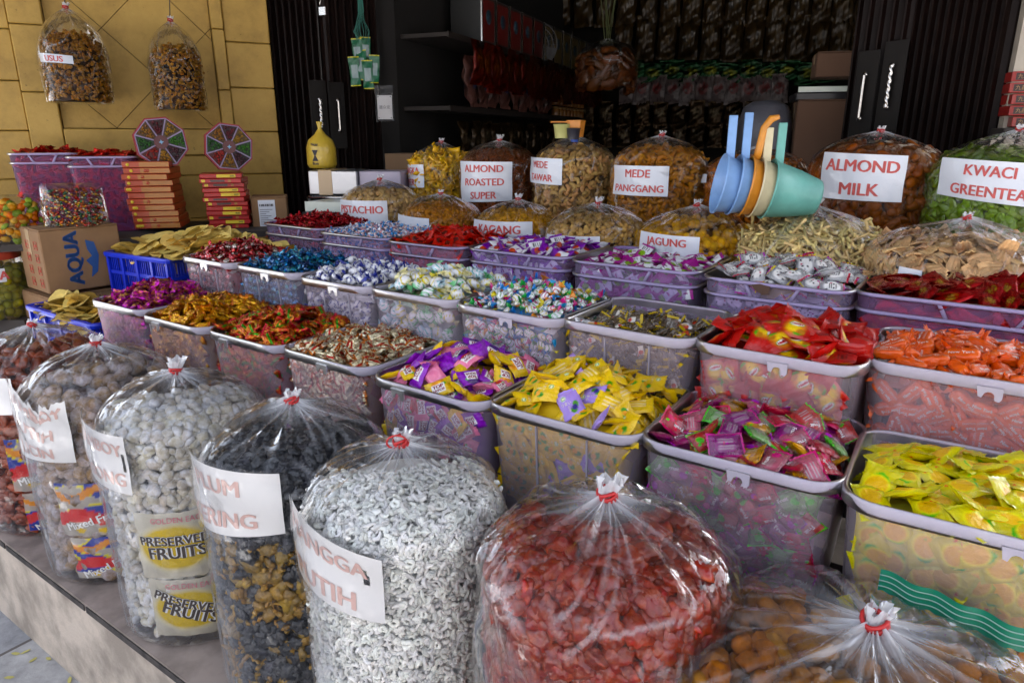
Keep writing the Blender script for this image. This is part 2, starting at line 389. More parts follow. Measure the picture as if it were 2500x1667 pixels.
# ---- pieces of food (all return packed variants with vertex colours)
def jitcol(c, k, r_): return np.clip(np.array(c) * (1 + r_.uniform(-k, k)) * (1 + r_.uniform(-k * .3, k * .3, 3)), 0, 1)
def pc_ellipsoid(dims, c, nvar=4, amp=.06, sub=2, taper=0, flat=0, freq=2.2, k=.15, seed=1, shade=None):
    out = []; r_ = np.random.default_rng(seed)
    for i in range(nvar):
        p = ico(sub); d = p[0]; nz = snoise(d, freq, seed * 31 + i, 2); d = d * (1 + amp * nz)[:, None]
        d = d * np.array(dims) * r_.uniform(.86, 1.12)
        if taper: d[:, 1:] *= (1 - taper * (d[:, 0] / dims[0]))[:, None]
        p[0] = d; col = np.tile(np.append(jitcol(c, k, r_), 1), (len(d), 1))
        if shade is not None:
            w = np.clip(snoise(d / dims[0], 3, i + 77, 2) * .5 + .5, 0, 1)[:, None]; col[:, :3] = col[:, :3] * (1 - w) + np.array(shade) * w
        p[3] = col; out.append(p)
    return out
def pc_cashew(L, c, nvar=5, seed=2):
    out = []; r_ = np.random.default_rng(seed)
    for i in range(nvar):
        sp = r_.uniform(2.6, 3.3); pts = []; rad = []
        for s in np.linspace(0, 1, 8):
            a = (s - .5) * sp; pts.append((L * .36 * math.sin(a), L * .36 * math.cos(a) - L * .2, r_.uniform(-.03, .03) * L)); rad.append(L * .2 * (math.sin(max(.06, min(.95, s)) * math.pi) ** .45) * (1.15 - .3 * s))
        out.append(tube(pts, rad, 8, np.append(jitcol(c, .16, r_), 1)))
    return out
def pc_box(dims, c, nvar=4, bend=0, seed=3, k=.15, wave=0, n=7):
    out = []; r_ = np.random.default_rng(seed); L, Wd, T = dims
    for i in range(nvar):
        Lx = L * r_.uniform(.65, 1.2); ny = 17 if wave else 2
        u, v = np.meshgrid(np.linspace(-1, 1, n), np.linspace(-1, 1, ny), indexing='ij'); B = bend * r_.uniform(-1, 1); B2 = bend * r_.uniform(-1, 1)
        ww = Wd / 2 * (1 + .25 * np.sin(u * 2.3 + i) * (wave > 0))
        zz = B * u ** 2 + B2 * v ** 2 * (wave > 0) + wave * np.sin(v * 11 + i)
        X = u * Lx / 2; Y = v * ww + B2 * u ** 2
        V = []; m = n * ny
        top = np.stack([X, Y, zz + T / 2], -1).reshape(-1, 3); bot = np.stack([X, Y, zz - T / 2], -1).reshape(-1, 3); F = []
        for a in range(n - 1):
            for b in range(ny - 1):
                q = a * ny + b; F.append((q, q + ny, q + ny + 1, q + 1)); F.append((m + q, m + q + 1, m + q + ny + 1, m + q + ny))
        for a in range(n - 1):
            q = a * ny; F.append((q, m + q, m + q + ny, q + ny)); q = a * ny + ny - 1; F.append((q, q + ny, m + q + ny, m + q))
        for b in range(ny - 1):
            F.append((b, b + 1, m + b + 1, m + b)); q = (n - 1) * ny + b; F.append((q, m + q, m + q + 1, q + 1))
        out.append(pack(np.vstack([top, bot]), F, np.append(jitcol(c, k, r_), 1)))
    return out
def pc_strand(L, r, c, nvar=6, seed=4, curl=1.0, n=5, k=.12, m=9):
    out = []; r_ = np.random.default_rng(seed)
    for i in range(nvar):
        p = np.zeros(3); d = r_.normal(size=3); pts = []; rad = []; w = r_.normal(size=3) * curl
        for s in range(m):
            pts.append(tuple(p)); rad.append(r * r_.uniform(.55, 1.25) * (1 if 0 < s < m - 1 else .5)); d = d / np.linalg.norm(d); p = p + d * L / m
            d = d + np.cross(w, d) * .5 + r_.normal(size=3) * .35 * curl
        pts = np.array(pts); pts -= pts.mean(0); pts[:, 2] *= .5
        out.append(tube([tuple(x) for x in pts], rad, n, np.append(jitcol(c, k, r_), 1)))
    return out
def frames(Nrm, r_, tilt, align=None):
    n = len(Nrm); Z = Nrm + r_.normal(size=(n, 3)) * tilt; Z /= np.linalg.norm(Z, axis=1)[:, None]
    X = r_.normal(size=(n, 3))
    if align is not None: X = X * (1 - align[1]) + np.asarray(align[0]) * align[1]
    X -= Z * (X * Z).sum(1)[:, None]; X /= np.linalg.norm(X, axis=1)[:, None]
    return np.stack([X, np.cross(Z, X), Z], -1)
def merge(vars_, pos, Rm, sc, tintv, r_):
    Vs = []; Ls = []; Ts = []; Cs = []; off = 0; pick = r_.integers(0, len(vars_), len(pos))
    for k, p in enumerate(vars_):
        I = np.where(pick == k)[0]
        if not len(I): continue
        V = np.einsum('nij,vj->nvi', Rm[I], p[0]) * sc[I][:, None, None] + pos[I][:, None, :]; nv = len(p[0])
        C = np.tile(p[3][None], (len(I), 1, 1)); C[:, :, :3] *= tintv[I][:, None, None]
        Vs.append(V.reshape(-1, 3)); Cs.append(C.reshape(-1, 4))
        Ls.append((p[1][None] + (off + np.arange(len(I)) * nv)[:, None]).ravel()); Ts.append(np.tile(p[2], len(I))); off += nv * len(I)
    return [np.vstack(Vs), np.concatenate(Ls), np.concatenate(Ts), np.vstack(Cs)]
def contents_profile(R, H, dome, gap, zmin):
    """food surface inside the film, from the lowest wanted height to the axis"""
    Hs = H - dome * 1.02; P = [(R, zmin)]
    P.append((R, Hs))
    for a in np.linspace(0, 1, 16)[1:]:
        c = math.cos(a * math.pi / 2); r = R * max(c, 0) ** .8; z = Hs + dome * math.sin(a * math.pi / 2) * .86 - gap * (math.sin(a * math.pi / 2) ** 2)
        P.append((r, z))
    return P
def surf_points(P, sp, phi, spread, r_, inset):
    """jittered rows of points over the surface of revolution, facing azimuth phi +- spread"""
    pos = []; nor = []
    row = 0
    for i in range(len(P) - 1):
        (r0, z0), (r1, z1) = P[i], P[i + 1]
        L = math.hypot(r1 - r0, z1 - z0); n = L / sp
        nn = int(n) + (r_.random() < n - int(n))
        nr, nz = (z1 - z0) / (L + 1e-9), -(r1 - r0) / (L + 1e-9)
        for k in range(nn):
            f = (k + .5) / nn; r = r0 + (r1 - r0) * f; z = z0 + (z1 - z0) * f
            m = max(1, int(2 * spread * r / sp)); ph = r_.random()
            a = phi - spread + (np.arange(m) + ph) * (2 * spread / m) + r_.normal(size=m) * .3 * sp / max(r, .02)
            ri = r - inset * nr + r_.normal(size=m) * sp * .12; zi = z - inset * nz + r_.normal(size=m) * sp * .3
            pos.append(np.stack([ri * np.cos(a), ri * np.sin(a), zi], -1)); nor.append(np.stack([nr * np.cos(a), nr * np.sin(a), np.full(m, nz)], -1)); row += 1
    return np.vstack(pos), np.vstack(nor)
def food_mass(name, cx, vars_, mat, sp, size, core_c, R, H, dome, label, cat, n_ind=0, ilabel=None, iname=None, gap=None, zmin=0, tilt=.5, seed=0,
              inset=.42, layers=2, spread=2.2, align=None, kinds=None, group=None, scj=.12, low=None):
    r_ = np.random.default_rng(seed + 1000); gap = dome * .16 if gap is None else gap
    loc = cx; phi = math.atan2(-loc.y, -loc.x)
    P = contents_profile(R - .004, H, dome, gap, zmin)
    tocam = np.array([-loc.x, -loc.y, CAMZ - loc.z])
    packs = []; cand = None
    for ly in range(layers):
        pos, nor = surf_points(P, sp * (1 if ly == 0 else 1.15), phi, spread, r_, size * (inset + .75 * ly))
        Rm = frames(nor, r_, tilt, align); sc = 1 + r_.normal(size=len(pos)) * scj; tv = np.clip(1 + r_.normal(size=len(pos)) * .13, .6, 1.35)
        if ly == 0 and n_ind:
            tc = tocam - pos; tc /= np.linalg.norm(tc, axis=1)[:, None]; score = (tc * nor).sum(1) + .9 * (pos[:, 2] - zmin) / (H - zmin)
            I = np.argsort(-score)[:n_ind]; keep = np.ones(len(pos), bool); keep[I] = False
            meshes = [mesh_of(v, iname, mat) for v in vars_]
            for i in I:
                M = Matrix(Rm[i].tolist()).to_4x4(); M.translation = Vector(pos[i]) + loc
                o = bpy.data.objects.new(iname, meshes[int(r_.integers(len(meshes)))]); COL.objects.link(o)
                o.matrix_world = M @ Matrix.Diagonal((*([float(sc[i])] * 3), 1)); tag(o, ilabel, cat, ilabel and (group or ilabel))
            pos, Rm, sc, tv = pos[keep], Rm[keep], sc[keep], tv[keep]
        if low:
            m_ = (pos[:, 2] < low[1] + .03 * np.sin(np.arctan2(pos[:, 1], pos[:, 0]) * 4)) & (r_.random(len(pos)) < low[2]) & ((np.sin(np.arctan2(pos[:, 1], pos[:, 0]) * 3 + pos[:, 2] * 22) > -.45) | (r_.random(len(pos)) < .4))
            if m_.any(): packs.append(merge(low[0], pos[m_], Rm[m_], sc[m_], tv[m_], r_)); pos, Rm, sc, tv = pos[~m_], Rm[~m_], sc[~m_], tv[~m_]
        if len(pos): packs.append(merge(vars_, pos, Rm, sc, tv, r_))
    ins = size * (inset + .75 * (layers - 1)) + size * .1
    core = lathe([(0.001, zmin)] + [(max(r - ins, .001), z - (ins if i > 1 else 0)) for i, (r, z) in enumerate(P)], 40, (*core_c, 1))
    packs.append(core)
    o = part(name, join(*packs), mat, None, loc=loc)
    return tag(o, label, cat, None, 'stuff')
def cyl_hit(x, y, loc, R):
    """where the sight line of a photo pixel meets the bag's side: (azimuth, height above the bag's base)"""
    r = ray(x, y); o = Vector((-loc.x, -loc.y)); d = Vector((r.x, r.y)); a = d.dot(d); b = o.dot(d); c = o.dot(o) - R * R; D = b * b - a * c
    s = (-b - math.sqrt(max(D, 0))) / a; p = o + d * s
    return math.atan2(p.y, p.x), CAMZ + r.z * s - loc.z
def paper_label(parent, loc, R, corners, lines, ext=0, ink=None, mat=None, torn=0, size=.54, seed=0, bold=.035, hole=None, off=.0035, cx=None):
    """paper sheet wrapped round the bag's side, corners TL TR BR BL in photo pixels; ext widens it round the left side"""
    R2 = R * 1.038 + off - .0015; c = [cyl_hit(x, y, loc, R2) for x, y in corners]
    ph = [a for a, z in c]; ref = ph[1]
    ph = [ref + ((a - ref + math.pi) % TAU - math.pi) for a in ph]; zs = [z for a, z in c]
    aL = (ph[0] + ph[3]) / 2; aR = (ph[1] + ph[2]) / 2; dz = zs[1] - zs[0]; dzb = zs[2] - zs[3]; sp = aR - aL
    if ext: zs[0] -= dz * ext / sp * 0 ; aL -= ext
    def fn(u, v):
        a = aL + (aR - aL) * u; zt = zs[0] + (zs[1] - zs[0]) * u; zb = zs[3] + (zs[2] - zs[3]) * u
        if torn:
            k = np.clip((u - .35) * 3, 0, 1) * np.clip((1 - u) * 2.5, 0, 1); zt = zt - torn * k * (1 + .3 * np.sin(u * 40) + .2 * np.sin(u * 93)) * (zs[0] - zs[3])
        return a, zb + (zt - zb) * v
    def P3(a, z, o=0):
        return np.stack([(R2 + o + .0015 * np.sin(z * 60 + a * 5)) * np.cos(a), (R2 + o + .0015 * np.sin(z * 60 + a * 5)) * np.sin(a), z], -1)
    n, m = 60, 14; u, v = np.meshgrid(np.linspace(0, 1, n), np.linspace(0, 1, m), indexing='ij'); a, z = fn(u, v)
    V = P3(a, z).reshape(-1, 3); F = []
    for i in range(n - 1):
        for j in range(m - 1):
            if hole and abs((i + .5) / n - hole[0]) < hole[2] and abs((j + .5) / m - hole[1]) < hole[3] and not (i % 5 == 2 and j % 3 == 0): continue
            q = i * m + j; F.append((q, q + m, q + m + 1, q + 1))
    pp = part('paper_label', pack(V, F), mat or PAPER, parent)
    if mat is not None and len(lines): 
        u_, v_ = np.meshgrid(np.linspace(-.05, 1.05, 40), np.linspace(-.08, 1.06, 10), indexing='ij'); a, z = fn(u_, v_); F = [(i * 10 + j, i * 10 + 10 + j, i * 10 + 11 + j, i * 10 + j + 1) for i in range(39) for j in range(9)]; part('clear_tape', pack(P3(a, z, .0022).reshape(-1, 3), F), FILM, pp, attr=np.full(400, .008))
    wm = abs(aR - aL) * R2; hm = abs(zs[0] - zs[3]); L = []
    nl = len(lines)
    for k, s in enumerate(lines):
        if not s: continue
        tv, tf = text(s, bold)
        if not len(tv): continue
        tw = tv[:, 0].max() - tv[:, 0].min(); hh = (size or .62) * hm / max(nl, 1.6); sc = min(hh / .72, wm * .86 / tw)
        uu = (cx or .5) + tv[:, 0] * sc / wm; vv = 1 - (k + .5 + (.0 if nl > 1 else 0)) / nl + (tv[:, 1] - .36) * sc / hm
        a, z = fn(uu, vv); L.append(pack(P3(a, z, .0012), tf))
    for q in L: part('lettering', q, ink or INK_RED, pp, smooth=False)
    return pp
# ================================================================ candies
def sstep(a, b, x): t = np.clip((x - a) / (b - a), 0, 1); return t * t * (3 - 2 * t)
def blot(u, v, cu, cv, ru, rv, ang=0, soft=.15):
    du, dv = u - cu, v - cv; c, s = math.cos(ang), math.sin(ang)
    x, y = (du * c + dv * s) / ru, (-du * s + dv * c) / rv
    return 1 - sstep(1 - soft, 1 + soft, np.sqrt(x * x + y * y))
def over(C, col, m, a=1.0):
    col = np.array([*col[:3], a]); return C * (1 - m[..., None]) + col * m[..., None]
def pillow(L, Wd, T, fn, seed, nx=31, ny=19, end=.13, crump=.3, texts=(), bend=.12, inner=None):
    """flow-wrapped sweet: puffed middle, flat crimped ends with a zigzag cut, print from fn(u,v,side,rng)->RGBA"""
    r_ = np.random.default_rng(seed); B = r_.uniform(-1, 1) * bend; tw = r_.uniform(-1, 1) * .35; ph = r_.uniform(0, 6, 6)
    def surf(u, v, side):
        uu = np.clip(np.abs(u) / (1 - end), 0, 1)
        puff = (1 - uu ** 2.6) ** .7 * (1 - np.abs(v) ** 2.4) ** .6
        z = side * T / 2 * puff * (1 + .35 * crump * np.sin(5 * u + ph[0]) * np.sin(4 * v + ph[1]))
        z = z + crump * T * .16 * np.sin(9 * u + ph[2] + 3 * v) * (1 - puff * .4) + crump * T * .10 * np.sin(15 * v + ph[3] + 2 * u)
        z = z + T * .05 * np.sin(v * 42) * (np.abs(u) > 1 - end)
        zz = np.abs(((v * 7 + 50) % 1) - .5) * 2
        x = u * L / 2 + np.sign(u) * (np.abs(u) > .985) * (zz - .5) * L * .022
        y = v * Wd / 2 * (1 - .10 * np.cos(u * 1.5) * (1 - puff * 0)) * (1 - .04 * uu)
        z = z + B * L * (u ** 2 - .3) + tw * u * v * Wd * .3
        return x, y, z
    u, v = np.meshgrid(np.linspace(-1, 1, nx), np.linspace(-1, 1, ny), indexing='ij'); ps = []
    for side in (1, -1):
        x, y, z = surf(u, v, side); C = fn(u, v, side, np.random.default_rng(seed * 7 + side)); F = []
        for i in range(nx - 1):
            for j in range(ny - 1):
                q = i * ny + j; f = (q, q + ny, q + ny + 1, q + 1); F.append(f if side > 0 else f[::-1])
        ps.append(pack(np.stack([x, y, z], -1).reshape(-1, 3), F, C.reshape(-1, 4)))
    for (s, cu, cv, w, ang, col, side, bold) in texts:
        tv, tf = text(s, bold)
        if not len(tv): continue
        sc = w * L / (tv[:, 0].max() - tv[:, 0].min()); X = tv[:, 0] * sc; Y = (tv[:, 1] - .35) * sc; ca, sa = math.cos(ang), math.sin(ang)
        uu = cu + (X * ca - Y * sa) / (L / 2); vv = cv + (X * sa + Y * ca) / (Wd / 2)
        x, y, z = surf(np.clip(uu, -.98, .98), np.clip(vv * side, -.97, .97), side)
        ps.append(pack(np.stack([x, y, z + side * .0006], -1), tf if side > 0 else [f[::-1] for f in tf], (*col, 1)))
    if inner is not None:
        p = ico(2); d = p[0]; d = np.sign(d) * np.abs(d) ** .75 * (1 + .07 * snoise(d, 2.5, seed, 2))[:, None]
        p[0] = d * np.array([L * .30, Wd * .34, T * .36]) + np.array([0, 0, 0]); p[3] = np.tile([*inner, 1.0], (len(d), 1)); ps.append(p)
    return join(*ps)
def twist(L, Rb, fn, seed, body=.42, sq=0, fan=.9, crump=.25, n=22, m=27, flat=.5, texts=()):
    """twist-wrapped sweet: body, two pinched necks, two pleated fans"""
    r_ = np.random.default_rng(seed); ph = r_.uniform(0, 6, 8); fa = r_.uniform(0, math.pi, 2)
    def rad(s):
        a = np.abs(s); b = body
        rb = Rb * (1 - np.clip(a / b, 0, 1) ** (4 if sq else 2.3) * (.55 if sq else .86)) ** (.6 if sq else .6)
        nk = Rb * .2; fr = Rb * fan * np.clip((a - b - .06) / (1 - b - .06), 0, 1) ** .8
        return np.where(a < b, np.maximum(rb, nk), np.maximum(nk, fr))
    def P(s, th):
        r = rad(s); fz = sstep(body, body + .14, np.abs(s)); c, sn = np.cos(th), np.sin(th)
        if sq: k = (np.abs(c) ** 6 + np.abs(sn) ** 6) ** (-1 / 6); r = r * (1 + (k - 1) * (1 - fz) * sq)
        r = r * (1 + fz * .22 * np.sin(8 * th + ph[0] + 4 * s) + crump * .2 * np.sin(3 * th + 11 * s + ph[1]) * (1 - fz) + crump * .12 * np.sin(7 * th - 9 * s + ph[2]))
        y, z = r * c, r * sn
        f = 1 - fz * .72; A = np.where(s > 0, fa[0], fa[1]); ca, sa = np.cos(A), np.sin(A)
        z = z * f; y2, z2 = y * ca - z * sa, y * sa + z * ca; w = fz
        y, z = y * (1 - w) + y2 * w, z * (1 - w) + z2 * w
        x = s * L / 2 * (1 - .10 * np.abs(np.sin(th * 3 + ph[3])) * fz)
        return x, y, z * (1 - (1 - flat) * (1 - fz))
    s, th = np.meshgrid(np.linspace(-1, 1, m), np.linspace(0, TAU, n, endpoint=False), indexing='ij')
    x, y, z = P(s, th); C = fn(s, th / TAU, 1, np.random.default_rng(seed * 3 + 1)); F = []
    for i in range(m - 1):
        for j in range(n):
            a = i * n + j; b = i * n + (j + 1) % n; F.append((a, a + n, b + n, b))
    ps = [pack(np.stack([x, y, z], -1).reshape(-1, 3), F, C.reshape(-1, 4))]
    for (t, cu, ct, w, col, bold) in texts:
        tv, tf = text(t, bold); sc = w * L / (tv[:, 0].max() - tv[:, 0].min())
        uu = cu + tv[:, 0] * sc / (L / 2); tt = ct + (.35 - tv[:, 1]) * sc / (Rb * 1.0)
        x, y, z = P(np.clip(uu, -.98, .98), tt); k = 1.02
        ps.append(pack(np.stack([x, y * k, z * k + .0005 * np.sign(z)], -1), tf, (*col, 1)))
    return join(*ps)
def base(u, col, a=1.0): C = np.zeros(u.shape + (4,)); C[..., :3] = col; C[..., 3] = a; return C
def ends(u, C, col, w=.16, a=1.0): return over(C, col, (np.abs(u) > 1 - w).astype(float), a)
def lines(u, v, C, col, cu, cv, w, h, n, a=.9):
    m = (np.abs(u - cu) < w) * (np.abs(v - cv) < h) * (((v - cv + h) / (2 * h) * n) % 1 < .5) ; return over(C, col, m.astype(float), a)
# ---- prints -----------------------------------------------------
def f_pine(u, v, s, r):
    C = base(u, (.97, .84, .02), .66); C = ends(u, C, (.9, .85, .08), .14, .6)
    cu, cv = r.uniform(-.2, .2), r.uniform(-.15, .15)
    C = over(C, (.10, .50, .05), blot(u, v, cu + .52, cv + .1, .16, .34, .5), .95); C = over(C, (.10, .50, .05), blot(u, v, cu + .5, cv - .35, .12, .25, -.5), .95)
    C = over(C, (.95, .85, .03), blot(u, v, cu, cv, .56, .76), 1); C = over(C, (.90, .52, .03), blot(u, v, cu, cv, .48, .65), .95)
    st = (np.sin(u * 40) * np.sin(v * 26) > .75) * blot(u, v, cu, cv, .36, .48); C = over(C, (.96, .80, .1), st)
    return over(C, (.75, .12, .10), blot(u, v, -.62, .55, .08, .12))
def f_jelly(col, ink):
    def f(u, v, s, r):
        C = base(u, col, .34); C = ends(u, C, ink, .12, .8); C = over(C, ink, ((np.abs(v) > .88) & (r.random() < .5)).astype(float) * np.ones_like(u), .8)
        if s > 0:
            C = over(C, ink, blot(u, v, .42, -.1, .24, .34, .3), .95); C = over(C, (.08, .45, .06), blot(u, v, .62, .28, .12, .12), .95)
            C = lines(u, v, C, (.95, .85, .88), -.3, .0, .32, .4, 4, .22)
        else: C = lines(u, v, C, (.92, .86, .88), 0, 0, .45, .5, 5, .3)
        return C
    return f
def f_savor(bg_, fruit, leaf):
    def f(u, v, s, r):
        C = base(u, bg_); C = ends(u, C, tuple(min(1, x * .9) for x in bg_), .13)
        if s > 0:
            C = over(C, leaf, blot(u, v, .15, .42, .26, .26, .5)); C = over(C, leaf, blot(u, v, .52, .10, .2, .28, -.4)); C = over(C, fruit, blot(u, v, .34, .26, .2, .27))
            C = over(C, (.85, .88, .75), blot(u, v, -.50, -.42, .17, .24)); C = over(C, (.08, .35, .08), blot(u, v, -.50, -.42, .14, .2)); C = over(C, (.9, .85, .6), blot(u, v, -.50, -.42, .095, .14))
        else: C = lines(u, v, C, tuple(x * .6 + .35 for x in bg_), 0, 0, .6, .6, 8)
        return C
    return f
def f_top(bg_, box_, fruit):
    def f(u, v, s, r):
        C = base(u, bg_); C = ends(u, C, tuple(x * .85 for x in bg_), .14)
        if s > 0:
            C = over(C, fruit, blot(u, v, .05, .55, .5, .4)); C = over(C, tuple(min(1, x * 1.8) for x in fruit), blot(u, v, .2, .5, .12, .16)); C = over(C, (.1, .4, .08), blot(u, v, .48, .3, .14, .18))
            C = over(C, (.88, .86, .85), ((np.abs(u) < .52) & (np.abs(v + .12) < .46)).astype(float))
        else: C = over(C, tuple(min(1, x * 1.3 + .1) for x in bg_), blot(u, v, 0, 0, .5, .7) - blot(u, v, 0, 0, .44, .62))
        return C
    return f
def f_nut(bg_, ends_, mid, band=None):
    def f(u, v, s, r):
        C = base(u, bg_); k = snoise(np.stack([u * 1.6, v], -1), 3.2, int(r.integers(99)), 2)
        C = over(C, mid, sstep(-.1, .15, k) * (np.abs(u) < .8)); C = over(C, tuple(x * .5 for x in mid), (np.abs(k) < .05).astype(float) * (np.abs(u) < .8)); C = ends(u, C, ends_, .2)
        if band is not None: C = over(C, band, ((np.abs(v - .25) < .2) & (np.abs(u) < .72)).astype(float))
        return C
    return f
def f_grad(u, v, s, r):
    C = base(u, (.46, .008, .006))
    if s > 0:
        C = over(C, (.70, .26, .02), blot(u, v, .30, 0, .46, .8, 0, .4)); C = over(C, (.85, .60, .10), blot(u, v, .38, .1, .30, .5, 0, .4))
        C = over(C, (.08, .3, .06), blot(u, v, .28, -.3, .36, .26, .2)); C = over(C, (.85, .85, .8), blot(u, v, .28, -.3, .32, .21, .2))
        C = over(C, (.55, .05, .04), blot(u, v, .28, -.3, .2, .07, .2)); C = over(C, (.45, .2, .05), blot(u, v, -.05, .45, .2, .28)); C = over(C, (.12, .35, .05), blot(u, v, .1, .7, .2, .12))
    else: C = lines(u, v, C, (.12, .01, .01), 0, 0, .45, .35, 4)
    return ends(u, C, (.36, .008, .008), .10)
def f_redgold(u, v, s, r):
    C = base(u, (.42, .010, .012)); k = snoise(np.stack([u, v], -1), 9, 5, 2); g = blot(u, v, 0, 0, .36, .5) * (k > .05)
    C = over(C, (.55, .38, .12), g); return ends(u, C, (.33, .008, .01), .13)
def f_panda(u, v, s, r):
    e = [(.42, .05, .42), (.78, .66, .05), (.5, .05, .08)][int(r.integers(3))]
    C = base(u, (.85, .85, .88), .28); C = over(C, (.86, .84, .82), blot(u, v, 0, 0, .60, .74), .97)
    for a, b, q, w in ((-.10, .24, .09, .13), (-.10, -.26, .09, .13), (.42, .46, .12, .12), (.42, -.46, .12, .12)): C = over(C, (.015, .015, .02), blot(u, v, a, b, q, w), 1)
    C = over(C, (.02, .02, .03), blot(u, v, -.30, 0, .035, .07), 1); C = over(C, (.5, .08, .15), blot(u, v, .08, .42, .08, .12), 1)
    if s < 0: C = lines(v, u, C, (.02, .02, .02), 0, 0, .4, .3, 9)
    return ends(u, C, e, .18, .85)
def f_mango(bg_, fr):
    def f(u, v, s, r):
        C = base(u, bg_); C = over(C, (.80, .80, .82), ((u + .25 * np.sin(v * 3)) < .05).astype(float) * (np.abs(u) < .8)); C = over(C, fr, blot(u, v, .12, .0, .30, .5)); C = over(C, tuple(x * .4 for x in fr), blot(u, v, .3, .3, .12, .2))
        return lines(u, v, C, (.1, .1, .1), -.42, 0, .22, .6, 7) if s < 0 else over(C, (.3, .02, .2), blot(u, v, -.42, .2, .2, .12))
    return f
def f_haw(u, v, s, r):
    C = base(u, (.55, .015, .01), .9); return over(C, (.10, .01, .01), blot(u, v, 0, 0, .5, .5), .95)
def f_brown(u, v, s, r):
    C = base(u, (.16, .11, .07), .55); k = snoise(np.stack([u, v], -1), 4, int(r.integers(99)), 2); C = over(C, (.42, .38, .33), (k > .35).astype(float), .6)
    C = ends(u, C, (.60, .42, .02), .24, .95)
    if r.random() < .35: C = over(C, (.75, .70, .62), ((np.abs(u) < .4) & (np.abs(v) < .5)).astype(float)); C = over(C, (.55, .04, .02), blot(u, v, .2, 0, .2, .4))
    return C
def f_tw(body, endc, ink=None, freq=5):
    def f(u, v, s, r):
        C = base(u, body); a = np.abs(u); C = over(C, endc, sstep(.36, .48, a))
        th = v * TAU
        if ink is not None:
            k = np.sin(freq * u * 3 + np.sin(th * 2 + r.uniform(0, 6)) * 2.5 + r.uniform(0, 6)); C = over(C, ink, ((k > .72) & (a < .5)).astype(float))
        C = over(C, tuple(min(1, x * .5 + .45) for x in endc), ((np.sin(th * 6) > .75) & (a > .55)).astype(float) * .6)
        return C
    return f
# ---------------------------------------------------------------- placing
def candy_meshes(name, packs, mat): return [mesh_of(p, name, mat) for p in packs]
N_CANDY = [0]
def put(name, me, M, label, cat, group):
    o = bpy.data.objects.new(name, me); COL.objects.link(o); o.matrix_world = M; o['label'] = label; o['category'] = cat; o['group'] = group; N_CANDY[0] += 1
def heap_mat(name, cols, scale=38):
    m, t, N, L, P = nt(name); c = N.new("ShaderNodeTexCoord"); v = N.new("ShaderNodeTexVoronoi"); v.inputs['Scale'].default_value = scale
    L.new(c.outputs['Object'], v.inputs[0]); s = N.new("ShaderNodeSeparateColor"); L.new(v.outputs['Color'], s.inputs[0])
    st = [((i + .0) / len(cols), tuple(min(1, x * 1.0) for x in q)) for i, q in enumerate(cols)]
    o = ramp(N, L, s.outputs[0], st); P.inputs['Roughness'].default_value = .4
    for nd in N:
        if nd.bl_idname == 'ShaderNodeValToRGB': nd.color_ramp.interpolation = 'CONSTANT'
    L.new(o, P.inputs['Base Color']); bump(N, L, v.outputs['Distance'], 1, .02, P.inputs['Normal']); return m
